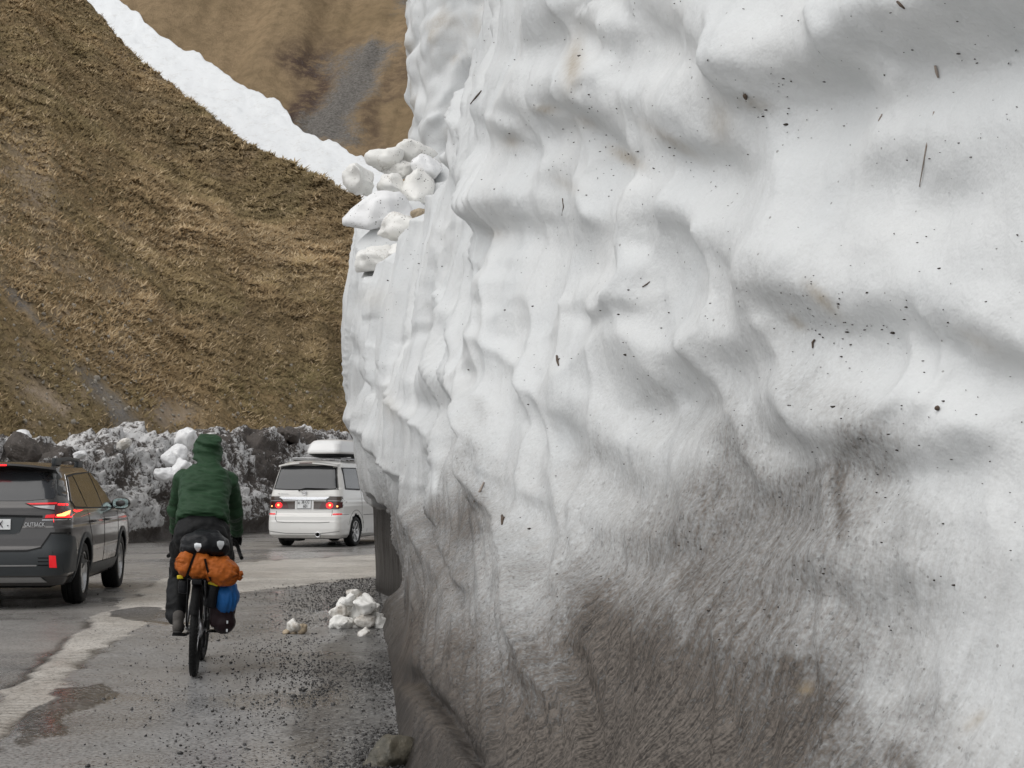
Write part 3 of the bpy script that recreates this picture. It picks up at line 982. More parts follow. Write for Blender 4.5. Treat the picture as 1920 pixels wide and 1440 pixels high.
CRESTS = [
    ([(880, 0), (900, 120), (922, 300), (932, 430), (935, 560), (925, 720), (932, 880), (965, 1000), (1005, 1130), (1040, 1300)], 34, .12),
    ([(1118, 60), (1115, 150), (1108, 208)], 34, .06),
    ([(1200, 330), (1200, 450), (1185, 510), (1135, 585)], 34, .060),
    ([(1345, 440), (1337, 600), (1312, 645)], 34, .05),
    ([(1020, 205), (1072, 245), (1092, 340), (1092, 400)], 26, .055),
    ([(965, 222), (946, 330), (942, 420)], 24, .055),
    ([(1010, 210), (1000, 300), (985, 360)], 24, .03),
    ([(905, 170), (890, 300), (878, 420), (850, 560), (845, 700)], 22, .06),
    ([(860, 560), (885, 640), (915, 760), (960, 900)], 20, .06),
    ([(700, 540), (712, 620), (738, 690), (765, 770), (830, 870)], 18, .06),
    ([(690, 780), (735, 850), (775, 930), (800, 1010), (850, 1090)], 18, .08),
    ([(1060, 560), (1000, 680), (980, 820), (1010, 930)], 26, .05),
    ([(1690, 640), (1700, 720), (1680, 770)], 30, .04),
    ([(1750, 600), (1760, 700), (1750, 760)], 30, .04),
    ([(1390, 20), (1400, 90), (1395, 160)], 32, .05),
    ([(1570, 10), (1580, 60), (1570, 110)], 32, .05),
    ([(940, 640), (990, 700), (1030, 800), (1050, 950), (1075, 1100)], 22, .05),
    ([(1290, 610), (1340, 720), (1390, 790), (1420, 900)], 36, .04),
]
for pts, w, amp in CRESTS:
    d, s = poly_dist(wx, wy, pts)
    D += amp * np.exp(-np.sqrt((d / (w * .8)) ** 2 + 0.015)) * 1.45
CREASES = [
    ([(815, 870), (802, 950), (815, 1010), (845, 1085), (850, 1140)], 12, .10),
    ([(905, 395), (922, 425), (930, 432)], 12, .06),
    ([(715, 600), (735, 690), (750, 720)], 9, .05),
    ([(685, 640), (700, 700), (712, 745)], 9, .05),
    ([(765, 1262), (830, 1335), (900, 1445)], 16, .10),
    ([(1085, 1240), (1110, 1330), (1130, 1450)], 22, .05),
    ([(770, 640), (830, 610), (850, 560)], 10, .03),
    ([(880, 1190), (860, 1290), (890, 1380)], 16, .04),
]
for pts, w, amp in CREASES:
    d, s = poly_dist(wx, wy, pts)
    D -= amp * np.exp(-(d / w) ** 2)
DENTS = [(1080, 470, 130, 150, -.09), (1262, 560, 62, 110, -.06), (1160, 130, 80, 70, -.05), (1650, 330, 260, 170, -.06), (1240, 380, 110, 60, .05),
         (1430, 330, 90, 130, .06), (1500, 470, 150, 80, .05), (1800, 480, 110, 110, .04), (1010, 640, 60, 80, -.05), (1230, 760, 90, 55, -.05),
         (1640, 760, 130, 70, .06), (1480, 960, 130, 110, -.05), (1750, 1020, 140, 140, .05), (1300, 1180, 160, 140, .06), (1000, 1150, 70, 110, .05), (1620, 1290, 150, 110, -.05), (845, 840, 40, 50, -.06)]
for cx, cy, rx, ry, a in DENTS:
    D += a * blob(wx, wy, cx, cy, rx, ry)
# natural sun-cups: shallow bowls with cusped rims
vw = fbm(U2 * 0.8, Z2 * 0.8, oct=3, seed=211)
f1, f2 = worley(U2 * 1.35 + 0.35 * vw, Z2 * 0.85 + 0.35 * vw, seed=5)
near = sstep(13, 9, Q2)
D += (0.17 * np.minimum(f1, 1.0) ** 2 - 0.05) * (0.30 + 0.70 * near) * (0.4 + 0.6 * sstep(.5, 1.6, Z2))
f1b, f2b = worley(U2 * 3.3 + 0.5 * vw, Z2 * 2.1 + 0.4 * vw, seed=8)
D += 0.022 * f1b ** 2 * (0.4 + 0.6 * sstep(.5, 1.6, Z2))
D += 0.035 * fbm(U2 * 1.0, Z2 * 0.8, oct=3, seed=220, gain=0.36)
# melt flutes, strong on the part seen at a grazing angle
fl = U2 * 2.4 + 0.9 * fbm(U2 * 0.5, Z2 * 0.55, oct=2, seed=231)
rid = 1 - np.abs(vnoise(fl, Z2 * 0.35, seed=232))
rid2 = 1 - np.abs(vnoise(fl * 2.7, Z2 * 0.6, seed=233))
far_part = sstep(8.5, 12.5, Q2)
low = 1 - sstep(0.4, 1.8, Z2)
D += (rid ** 2 * 0.12 + rid2 ** 2 * 0.035) * (0.06 + 0.94 * far_part) * sstep(0.2, 0.9, Z2) * (1 - 0.5 * sstep(19, 21, Q2))
D += rid2 ** 2 * 0.022 * low + 0.012 * fbm(U2 * 14, Z2 * 2.2, oct=3, seed=240) * (0.06 + low)
D += 0.0025 * fbm(U2 * 26, Z2 * 8, oct=2, seed=241)
# smaller at the very foot so it sits on the road, nothing pokes through
D -= (0.15 * sstep(1.9, 0.9, Z2)) * sstep(12.5, 14.0, Q2) * (1 - sstep(17.2, 18.6, Q2)) * sstep(0.1, 0.4, Z2)
D *= (0.35 + 0.65 * sstep(0.0, 0.35, Z2))
D *= 1 - 0.7 * sstep(17.0, 18.5, Q2) * (1 - sstep(1.0, 1.5, Z2))
# recess under the overhang at the far end
notch = sstep(16.4, 17.6, Q2) * (1 - 0.75 * sstep(18.2, 21.0, Q2)) * (1 - sstep(1.10, 1.20, Z2 + 0.08 * fbm(U2 * 2, U2 * 0, oct=2, seed=3)))
WALL = BASE + NB * D[..., None]
WALL[..., 0] += 0.30 * notch
WALL[:, 0, 2] = -0.06
# rock-hard shelf on top, rising away from the road
NS = 70
ww = np.linspace(0, 1, NS + 1)[1:] ** 1.4 * 6.0
edge = WALL[:, -1, :]
slope = lerp_pts(qq, [(-8, .15), (11, .15), (12.5, .05), (15, .08), (17, .25), (21, .45), (24, .3)])
SHU = np.repeat(U2[:, -1:], NS, 1)
SHQ = np.repeat(qq[:, None], NS, 1)
WW = np.repeat(ww[None, :], len(qq), 0)
SH = edge[:, None, :] + np.stack([WW * 1.0, WW * 0.12, WW * slope[:, None] + 0.10 * (1 - np.exp(-WW * 3))], -1)
SH[..., 2] += (0.22 * fbm(SHU * 1.5, WW * 1.6, oct=4, seed=260)) * np.clip(WW * 2, 0, 1)
FULL = np.concatenate([WALL, SH], 1)
ZT = NZ + NS
# ---- dirt, stains, wetness as surface fields
DC = [640, 800, 960, 1120, 1280, 1440, 1600, 1760, 1920]
DR = [-200, 480, 600, 720, 840, 960, 1080, 1200, 1320, 1440, 1600]
DG = np.array([
    [.03, .02, .02, .03, .03, .03, .02, .02, .02],
    [.03, .02, .03, .03, .03, .05, .03, .02, .02],
    [.06, .03, .03, .05, .08, .12, .11, .04, .03],
    [.12, .05, .06, .09, .13, .19, .12, .02, .02],
    [.42, .14, .19, .19, .24, .42, .32, .06, .05],
    [.62, .54, .28, .32, .46, .62, .54, .20, .07],
    [.74, .68, .46, .62, .66, .60, .42, .26, .09],
    [.82, .80, .70, .86, .82, .68, .44, .20, .10],
    [.90, .90, .90, .94, .90, .80, .58, .26, .12],
    [.96, .96, .96, .96, .94, .88, .74, .46, .26],
    [.97, .97, .97, .97, .96, .92, .85, .65, .45]])
fpx_, fpy_ = proj(FULL)
def grid_lookup(px, py):
    px = np.clip(px, DC[0], DC[-1]); py = np.clip(py, DR[0], DR[-1])
    dc, dr = np.array(DC), np.array(DR)
    i = np.clip(np.searchsorted(dr, py) - 1, 0, len(dr) - 2); t = (py - dr[i]) / (dr[i + 1] - dr[i])
    j = np.clip(np.searchsorted(dc, px) - 1, 0, len(dc) - 2); s = (px - dc[j]) / (dc[j + 1] - dc[j])
    return (DG[i, j] * (1 - s) + DG[i, j + 1] * s) * (1 - t) + (DG[i + 1, j] * (1 - s) + DG[i + 1, j + 1] * s) * t
jx = fpx_ + 55 * fbm(fpx_ * 0.006, fpy_ * 0.006, oct=3, seed=301)
jy = fpy_ + 75 * fbm(fpx_ * 0.008, fpy_ * 0.006, oct=4, seed=302)
ZF = FULL[..., 2]
dirt = grid_lookup(jx, jy)
# off to the side of the photo the wall goes on with the same bands by height
by_h = np.clip(0.9 - ZF * 0.62 + 0.25 * fbm(np.repeat(U2[:, :1], ZT, 1) * 0.6, ZF * 0.8, oct=3, seed=305), 0.02, 0.9)
QF = np.repeat(qq[:, None], ZT, 1)
off = sstep(4.4, 3.6, QF)
dirt = dirt * (1 - off) + by_h * off
for cx, cy, rx, ry, a in ((1545, 990, 14, 90, .25), (1490, 870, 60, 35, .16), (1350, 880, 45, 120, .14), (1280, 740, 60, 30, .12), (1600, 880, 80, 40, .12), (855, 1000, 35, 55, .2), (1100, 840, 45, 35, .14), (1500, 1290, 30, 20, .2), (1700, 1390, 50, 40, .2), (870, 770, 18, 30, .15), (1470, 600, 60, 25, .08)):
    dirt += a * blob(jx, jy, cx, cy, rx, ry)
dirt -= 0.6 * blob(fpx_, fpy_, 814, 902, 6, 17)
dirt = np.clip(dirt, 0.01, 0.97)
stain = np.zeros_like(dirt)
for cx, cy, rx, ry, an, a in ((1075, 120, 16, 48, 8, .8), (1022, 205, 22, 8, 0, .8), (1100, 230, 24, 10, 20, .35), (1175, 295, 34, 11, 30, .8), (1260, 265, 60, 9, 30, .5), (1540, 560, 38, 10, 45, .8), (1495, 605, 20, 7, 40, .6),
                              (1415, 195, 28, 10, 10, .5), (1350, 230, 22, 40, 0, .4), (848, 55, 12, 26, -20, .7), (930, 440, 16, 10, 0, .3), (1060, 345, 30, 10, 30, .25), (1512, 1290, 12, 10, 0, .9), (1830, 1350, 24, 10, -40, .6), (960, 265, 16, 14, 0, .5), (1835, 640, 40, 10, 30, .3), (820, 50, 20, 30, 0, .5), (700, 560, 30, 20, 0, .2), (730, 760, 14, 30, -20, .25)):
    stain = np.maximum(stain, a * blob(fpx_, fpy_, cx, cy, rx, ry, an))
wet = np.zeros_like(dirt)
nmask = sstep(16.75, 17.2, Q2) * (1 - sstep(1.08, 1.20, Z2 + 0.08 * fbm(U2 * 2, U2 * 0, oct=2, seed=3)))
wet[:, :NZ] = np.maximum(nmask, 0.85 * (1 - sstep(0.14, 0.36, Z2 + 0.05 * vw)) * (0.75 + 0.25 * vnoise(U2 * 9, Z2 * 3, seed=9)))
d_, s_ = poly_dist(fpx_, fpy_, [(765, 1255), (830, 1330), (905, 1450)])
wet = np.maximum(wet, 0.75 * np.exp(-(d_ / 34.0) ** 2) * (ZF < 0.9))
uvw = np.stack([np.repeat(U2[:, :1], ZT, 1), np.concatenate([Z2, ZF[:, NZ - 1:NZ] + WW], 1)], -1)
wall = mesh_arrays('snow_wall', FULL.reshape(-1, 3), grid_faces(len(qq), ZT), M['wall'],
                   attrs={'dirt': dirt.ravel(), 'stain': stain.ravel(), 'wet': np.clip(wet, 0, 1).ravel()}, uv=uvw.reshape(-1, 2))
tag(wall, 'towering grey-white snow wall with dirty brown foot filling the right side', 'snow wall')
wall_bvh = BVHTree.FromPolygons([tuple(v) for v in FULL[::2, ::2].reshape(-1, 3)], [tuple(int(k) for k in f) for f in grid_faces(len(qq[::2]), FULL[::2, ::2].shape[1])])

def wall_hit(px, py):
    o = Vector((0, 0, CAMZ)); d = (at(px, py, 10.0) - o).normalized()
    r = wall_bvh.ray_cast(o, d)
    if r[0] is None: return None, None
    n = r[1] if r[1].dot(d) < 0 else -r[1]
    return r[0], n

# ---- the taller, knobbly section of wall standing behind the ledge
def back_wall():
    n1, n2 = 150, 190
    a = np.linspace(0, 1, n1); b = np.linspace(0, 1, n2)
    A, B = np.meshgrid(a, b, indexing='ij')
    # plan outline from the edge beside the road round to the back right
    path = np.array([(-1.15, 24.3), (-1.50, 25.4), (-1.52, 26.6), (-1.0, 28.5), (1.5, 31), (6, 33)])
    tt = np.linspace(0, 1, len(path))
    # start further right, in front
    path = np.concatenate([[(5.0, 23.6), (0.8, 23.9)], path]); tt = np.linspace(0, 1, len(path))
    X = np.interp(A, tt, path[:, 0]); Y = np.interp(A, tt, path[:, 1])
    X = blur(X, 4, 0); Y = blur(Y, 4, 0)
    H = lerp_pts(A, [(0, 10.4), (.25, 10.0), (.36, 9.7), (.45, 9.55), (.6, 9.4), (1, 9.0)]) + 0.25 * fbm(A * 30, A * 0, oct=3, seed=4)
    Z = B * H
    P = np.stack([X, Y, Z], -1)
    du = np.gradient(P, axis=0); dv = np.gradient(P, axis=1)
    N = np.cross(du, dv); N /= np.linalg.norm(N, axis=-1, keepdims=True) + 1e-9
    ref = np.stack([X - 4, Y - 29, 0 * X], -1)
    N *= np.where(np.sum(N * ref, -1, keepdims=True) < 0, -1, 1)
    u = np.cumsum(np.hypot(np.gradient(X, axis=0), np.gradient(Y, axis=0)), 0)
    w = fbm(u, Z, oct=2, seed=71)
    g1, _ = worley(u * 1.5 + .5 * w, Z * 1.2 + .5 * w, seed=72)
    g2, _ = worley(u * 4 + .5 * w, Z * 3 + .5 * w, seed=73)
    Dd = 0.24 * (1 - g1) + 0.09 * (1 - g2) + 0.12 * fbm(u * .8, Z * .7, oct=3, seed=74)
    P = P + N * Dd[..., None]
    nt = 24
    w2 = np.linspace(0, 1, nt + 1)[1:]
    c = np.array([4.0, 29.0, 10.4])
    T = P[:, -1:, :] * (1 - w2[None, :, None]) + c * w2[None, :, None]
    T[..., 2] += 0.15 * fbm(T[..., 0], T[..., 1], oct=3, seed=75)
    Fv = np.concatenate([P, T], 1)
    Zf = Fv[..., 2]
    dirt_ = np.clip(0.05 + 0.5 * np.clip(1.8 - Zf, 0, 1) + 0.10 * np.clip(fbm(Fv[..., 0] * 3, Zf * 2.2, Fv[..., 1] * 3, oct=4, seed=76), 0, 1), 0, 1)
    stn = np.clip(fbm(Fv[..., 0] * 2.2, Zf * 2.2, Fv[..., 1] * 2.2, oct=4, seed=78) - 0.25, 0, 1) * 0.6
    uvb = np.stack([np.concatenate([u, np.repeat(u[:, -1:], nt, 1)], 1), Zf], -1)
    o = mesh_arrays('snow_wall', Fv.reshape(-1, 3), grid_faces(n1, n2 + nt), M['wall'], attrs={'dirt': dirt_.ravel(), 'stain': stn.ravel(), 'wet': 0 * stn.ravel()}, uv=uvb.reshape(-1, 2))
    return tag(o, 'narrow taller knobbly snow pillar edge behind the ledge of snow lumps', 'snow wall')
back_wall()

# ================================================================== snow lumps
def lump_mesh(name, r, seed, squash=(1, 1, 1), mat=None, sub=4, sharp=0.5):
    bm = bmesh.new()
    bmesh.ops.create_icosphere(bm, subdivisions=sub, radius=1.0)
    co = np.array([v.co[:] for v in bm.verts])
    rnd = np.random.default_rng(seed)
    base = co.copy()
    for k in range(7):
        nrm = rnd.normal(size=3); nrm /= np.linalg.norm(nrm)
        h = rnd.uniform(0.45, 0.85)
        d = co @ nrm - h
        co -= np.where(d > 0, d, 0)[:, None] * nrm * (0.55 * sharp + 0.35)
    for k in range(3):          # melted-out dimples and horns
        nrm = rnd.normal(size=3); nrm /= np.linalg.norm(nrm)
        a = np.exp(-((1 - base @ nrm) / 0.12))
        co += a[:, None] * nrm * rnd.choice([-0.22, 0.30])
    f = fbm(base[:, 0] * 1.4 + seed, base[:, 1] * 1.4, base[:, 2] * 1.4, oct=3, seed=seed)
    f2 = fbm(base[:, 0] * 5 + seed, base[:, 1] * 5, base[:, 2] * 5, oct=2, seed=seed + 3)
    co *= (1 + 0.20 * f + 0.035 * f2)[:, None]
    co *= np.array(squash) * r
    for v, c in zip(bm.verts, co): v.co = c
    me = bpy.data.meshes.new(name)
    bm.to_mesh(me); bm.free()
    return me

def lump(name, P, r, seed, squash=(1, 1, 1), mat='chunk', parent=None, rot=None, sub=4):
    me = lump_mesh(name, r, seed, squash, sub=sub)
    o = link_mesh(name, me, M[mat], parent)
    o.location = P
    rnd = random.Random(seed)
    o.rotation_euler = rot if rot is not None else (rnd.uniform(-.5, .5), rnd.uniform(-.5, .5), rnd.uniform(0, 6.28))
    return o

LEDGE = [  # px, py, depth, radius px, squash, material, label
    (676, 338, 19.6, 30, (1.0, .8, .85), 'chunk', 'pointed snow block with dark tip at the left end of the ledge'),
    (726, 303, 20.2, 25, (1.0, .9, .95), 'chunk', 'rounded snow block standing highest on the left of the ledge'),
    (775, 290, 20.4, 28, (1.0, .9, .9), 'chunk', 'topmost snow block leaning on the tall snow edge'),
    (752, 318, 20.2, 20, (1.0, .9, .8), 'chunk', 'small snow block wedged under the topmost block on the ledge'),
    (741, 350, 19.8, 24, (1.0, .9, .8), 'chunk', 'grooved snow block in the middle of the ledge pile'),
    (776, 360, 19.9, 32, (1.0, .9, 1.0), 'chunk', 'speckled snow block beside the smooth face on the ledge'),
    (722, 405, 18.8, 42, (1.0, .8, .9), 'chunk_white', 'large smooth snow block below the pointed block'),
    (760, 432, 17.9, 42, (1.15, .8, .65), 'chunk', 'big tongue shaped snow block jutting from the ledge'),
    (782, 401, 17.7, 11, (1.0, .9, .8), 'chunk_tan', 'small tan stained lump on top of the tongue shaped block'),
    (716, 488, 17.7, 42, (1.1, .8, .62), 'chunk', 'low snow block at the bottom left of the ledge pile'),
    (772, 478, 16.9, 36, (1.2, .8, .55), 'chunk', 'low ridge shaped snow block under the tongue shaped block'),
    (800, 320, 20.0, 24, (0.9, .9, 1.1), 'chunk_white', 'clean snow block tucked against the smooth wall'),
]
for i, (px, py, dp, rp, sq, mt, lb) in enumerate(LEDGE):
    o = lump('snow_block', at(px, py, dp), rp / F * dp * 1.18, 40 + i * 7, (sq[0], sq[1] * 1.3, sq[2]), mt, rot=(0.15 * math.sin(i), 0.2 * math.cos(i * 2), i * 1.3))
    tag(o, lb, 'snow block', 'snow blocks piled on the ledge of the wall')
# filler mass of snow that the blocks rest in
# heap of lumps on the road edge
hp = ground(668, 1178)
heap = empty('snow_heap', hp)
tag(heap, 'small heap of white melting snow lumps on the gravel beside the wall', 'snow heap')
s_ = hp.y / F
for i, (dx, dy, r) in enumerate([(-8, -62, 15), (-14, -40, 19), (16, -44, 22), (-28, -30, 15), (2, -22, 18), (-22, -10, 19), (14, -14, 19), (36, -10, 20), (-34, -6, 11), (2, -4, 14), (30, -34, 12), (-14, -54, 12)]):
    lump('lump', (dx * s_, 0.10 * math.sin(i * 2.1) + 0.05 * (1 if dy < -30 else -1), -dy * s_ * 0.98), r * s_ * 1.15, 200 + i * 3, (1.1, 1.0, .85), 'chunk' if i % 3 else 'chunk_dirty', heap, sub=4)
o = lump('snow_lump', ground(684, 1195) + Vector((0, 0, .035)), 0.055, 260, (1.3, 1, .7), 'chunk_dirty', sub=3)
tag(o, 'single small snow lump lying in front of the white heap', 'snow lump')
cl = empty('snow_clod', ground(553, 1190))
tag(cl, 'little dirty snow clod lying alone on the wet asphalt', 'snow clod')
s_ = cl.location.y / F
for i, (dx, dy, r, mt) in enumerate([(-2, -14, 13, 'chunk_dirty'), (13, -11, 10, 'chunk_tan'), (-14, -5, 7, 'chunk_tan'), (-4, -3, 6, 'chunk_tan')]):
    lump('lump', (dx * s_, 0, -dy * s_), r * s_ * 1.2, 300 + i, (1, .9, .85), mt, cl, sub=3)
# rock at the foot of the wall
rk = obj('rock', rough_stone(0.155, 71, 4, 0.16, (1.0, 0.8, 0.62)), M['stone'], smooth=True)
rk.location = ground(742, 1430) + Vector((-0.03, -0.05, .06)); rk.rotation_euler = (0.1, -0.45, 0.3)
tag(rk, 'wet brown rock at the foot of the snow wall', 'rock')

# ================================================================== ploughed bank along the far side of the road
def snow_bank():
    path = np.array([(-14.5, 6), (-14.0, 16), (-13.2, 23), (-12.0, 28), (-10.7, 31.5), (-9.3, 36), (-7.9, 42), (-6.9, 47), (-4.6, 53), (0, 57.5), (8, 61), (20, 64)])
    seg = np.r_[0, np.cumsum(np.hypot(*np.diff(path, axis=0).T))]
    L = seg[-1]
    s = np.concatenate([np.arange(0, 16, 0.25), np.arange(16, 60, 0.055), np.arange(60, L, 0.3)])
    X = np.interp(s, seg, path[:, 0]); Y = np.interp(s, seg, path[:, 1])
    k = np.ones(15) / 15
    X = np.convolve(np.pad(X, 7, mode='edge'), k, 'valid'); Y = np.convolve(np.pad(Y, 7, mode='edge'), k, 'valid')
    tx, ty = np.gradient(X), np.gradient(Y); ln = np.hypot(tx, ty)
    nx, ny = -ty / ln, tx / ln            # away from the road (left side)
    h = 2.1 + 0.42 * fbm(s * 0.55, s * 0, oct=4, seed=11)
    # silhouette measured along the photo
    px_, _ = proj(np.stack([X, Y, X * 0 + 2], -1))
    tgt = lerp_pts(px_, [(-100, 2.1), (0, 2.15), (20, 2.45), (60, 2.4), (80, 2.05), (150, 2.1), (230, 2.25), (300, 2.35), (350, 2.7), (400, 2.65), (450, 2.6), (480, 2.85), (560, 3.0), (640, 3.1), (720, 3.2)])
    h = tgt + 0.20 * fbm(s * 1.3, s * 0, oct=3, seed=12)
    m = 74
    v = np.linspace(0, 1, m)
    S, V = np.meshgrid(s, v, indexing='ij')
    H = h[:, None] + 0 * V
    # cross-section: steep front, lumpy crest, falling back
    inn = np.interp(V, [0, .08, .55, .7, .8, 1], [0, .18, .75, 1.5, 2.3, 4.2])
    z = np.interp(V, [0, .08, .55, .7, .8, 1], [-0.03, .28, .93, 1.0, .9, .0]) * H
    P = np.stack([X[:, None] + nx[:, None] * inn, Y[:, None] + ny[:, None] * inn, z], -1)
    w = fbm(S * 0.9, z * 0.9 + inn, oct=3, seed=13)
    f1, f2 = worley(S * 1.3 + .6 * w, (z + inn) * 1.3 + .6 * w, seed=14)
    g1, g2 = worley(S * 3.4 + .7 * w, (z + inn) * 3.4 + .7 * w, seed=15)
    r_ = 1 - np.abs(fbm(S * 2.2 + w, (z + inn) * 3.1, oct=3, seed=16))
    Dd = 0.34 * (0.55 - f1) + 0.17 * (0.5 - g1) + 0.20 * (r_ - .5) + 0.30 * fbm(S * .8, z * .8 + inn, oct=2, seed=18)
    Dd *= np.clip(z / 0.35, 0.12, 1)
    out = np.stack([-nx[:, None] * (1 - V), -ny[:, None] * (1 - V), 0.25 + .75 * V], -1)
    P = P + out * Dd[..., None]
    dirt_ = np.clip(0.55 - 1.5 * Dd + 0.30 * fbm(S * 0.35, z * .5, oct=3, seed=19) - 0.15 * V, 0, 1)
    clean = np.exp(-((px_ - 318) / 42) ** 2)[:, None] * sstep(0.28, 0.5, V)
    dirt_ = dirt_ * (1 - 0.9 * clean)
    dirt_ = np.where(z < 0.25, 0.95, dirt_)
    o = mesh_arrays('snow_bank', P.reshape(-1, 3), grid_faces(len(s), m), M['bank'], attrs={'dirt': dirt_.ravel()}, smooth=True)
    return tag(o, 'long ploughed bank of dirty grey snow below the brown hillside', 'snow bank')
snow_bank()
BANKL = [(352, 822, 38.6, 20, (0.85, .9, 1.2), 'chunk_white', 'tall white snow block crowning the bank behind the cyclist'),
         (335, 850, 38.2, 17, (1, 1, .9), 'chunk_white', 'white snow block left below the crowning block on the bank'),
         (318, 862, 38.0, 13, (1, 1, 1), 'chunk_white', 'small white snow block on the left shoulder of the white pile'),
         (340, 880, 37.8, 24, (1.1, .9, .9), 'chunk_white', 'broad white snow block low in the white pile on the bank'),
         (312, 890, 37.6, 18, (1.1, .9, .8), 'chunk_white', 'lowest left white snow block of the white pile on the bank'),
         (232, 832, 36.5, 14, (1.4, .9, .7), 'chunk_dirty', 'greyish snow block on the bank above the dark car mirror'),
         (44, 818, 32.5, 16, (1.3, .9, .7), 'chunk_white', 'white topped snow block on the bank above the dark car roof'),
         (42, 850, 32.3, 27, (1.15, .9, .95), 'bank', 'dark dirty snow boulder on the bank left of the dark car roof'),
         (548, 814, 49, 18, (1.3, 1, .8), 'bank', 'dirty snow block on the bank left of the white roof box'),
         (148, 852, 35, 10, (1.3, 1, .8), 'chunk_white', 'small white snow block on the bank over the roof rail')]
for i, (px, py, dp, rp, sq, mt, lb) in enumerate(BANKL):
    o = lump('snow_block', at(px, py, dp), rp / F * dp * 1.15, 420 + i * 5, sq, mt, rot=(0.2 * math.sin(i), 0.2, i * 1.7))
    if mt == 'bank':
        da = o.data.attributes.new('dirt', 'FLOAT', 'POINT')
        da.data.foreach_set('value', [0.62] * len(o.data.vertices))
    tag(o, lb, 'snow block', 'snow blocks on the far bank')
# ================================================================== vehicles
M['grey_paint'] = simple('dark_grey_paint', (0.060, 0.056, 0.054), 0.30, 0.55, 0.9, 0.10, 3.0)
M['white_paint'] = simple('pearl_white_paint', (0.78, 0.77, 0.74), 0.30, 0.0, 0.8, 0.03, 2.0)
M['glass'] = simple('tinted_glass', (0.018, 0.020, 0.023), 0.10, 0.0, 0.5, 0.1, 2.0, spec=0.8)
M['grey_glass'] = simple('rear_window_glass', (0.022, 0.024, 0.027), 0.16, 0.0, 0.3, 0.12, 3.0, spec=0.6)
M['cladding'] = simple('grey_plastic_cladding', (0.036, 0.041, 0.044), 0.52, 0.0, 0.0, 0.15, 6.0)
M['black_plastic'] = simple('black_plastic', (0.006, 0.006, 0.0065), 0.5, 0.0, 0.0, 0.2, spec=0.2)
M['rubber'] = simple('wet_rubber', (0.008, 0.008, 0.008), 0.6, 0.0, 0.0, 0.3, 12.0, 0.3, spec=0.2)
M['alloy'] = simple('alloy_rim', (0.50, 0.50, 0.50), 0.30, 0.9, 0.2, 0.1)
M['dark_alloy'] = simple('dark_alloy', (0.05, 0.05, 0.05), 0.4, 0.8, 0.1, 0.1)
M['chrome'] = simple('chrome_trim', (0.75, 0.75, 0.76), 0.14, 1.0, 0.0, 0.03)
M['silver'] = simple('silver_skid', (0.42, 0.42, 0.42), 0.4, 0.6)
M['red_lens'] = simple('red_lamp_lens', (0.20, 0.010, 0.010), 0.15, 0.0, 0.6, 0.1)
M['dark_red_lens'] = simple('smoked_red_lens', (0.075, 0.012, 0.012), 0.15, 0.0, 0.6, 0.2)
M['clear_lens'] = simple('clear_lamp_lens', (0.38, 0.38, 0.39), 0.18, 0.2, 0.6, 0.2, 30.0)
M['smoke_lens'] = simple('smoked_lamp_lens', (0.075, 0.055, 0.045), 0.16, 0.0, 0.6, 0.3, 22.0)
M['lit_red'] = simple('lit_red_lamp', (0.5, 0.01, 0.01), 0.3, emit=(1.0, 0.015, 0.02), estr=1.3)
M['lit_hot'] = simple('lit_lamp_filament', (0.9, 0.3, 0.1), 0.3, emit=(1.0, 0.32, 0.09), estr=2.6)
M['reflector'] = simple('red_reflector', (0.62, 0.015, 0.02), 0.2, emit=(1.0, 0.02, 0.03), estr=0.25)
M['plate'] = simple('white_plate', (0.78, 0.79, 0.79), 0.4, var=0.03)
M['ink'] = simple('black_lettering', (0.015, 0.015, 0.017), 0.5)
M['seam'] = simple('panel_gap', (0.008, 0.008, 0.008), 0.8)
M['grey_seam'] = simple('white_panel_gap', (0.16, 0.155, 0.15), 0.8)
M['mirror'] = simple('mirror_glass', (0.55, 0.68, 0.66), 0.06, 1.0, var=0.05)
M['box_white'] = simple('roof_box_plastic', (0.80, 0.80, 0.79), 0.35, 0.0, 0.4, 0.03)

def outline(yr, yf, W, rr, rf, bow):
    """half plan outline from rear centre to front centre; rr/rf = corner (x,y) radii"""
    pts = []
    rx, ry = min(rr[0], W * .95), rr[1]
    for k in range(8): pts.append(((W - rx) * k / 8, yr + 0.05 * rr[1] * (k / 8) ** 2))
    for k in range(11):
        t = math.pi / 2 * k / 11
        pts.append((W - rx + rx * math.sin(t) , yr + 0.05 * ry + ry * (1 - math.cos(t))))
    fx, fy = min(rf[0], W * .95), rf[1]
    y0, y1 = yr + 1.05 * ry, yf - 1.05 * fy
    for k in range(33): pts.append((W, y0 + (y1 - y0) * k / 32))
    for k in range(1, 12):
        t = math.pi / 2 * k / 11
        pts.append((W - fx + fx * math.cos(t), yf - 0.05 * fy - fy * (1 - math.sin(t))))
    for k in range(1, 9): pts.append(((W - fx) * (1 - k / 8), yf - 0.05 * fy * (1 - k / 8) ** 2))
    out = []
    for x, y in pts:
        out.append((x * (1 - bow * ((y) / 2.4) ** 2), y))
    return out

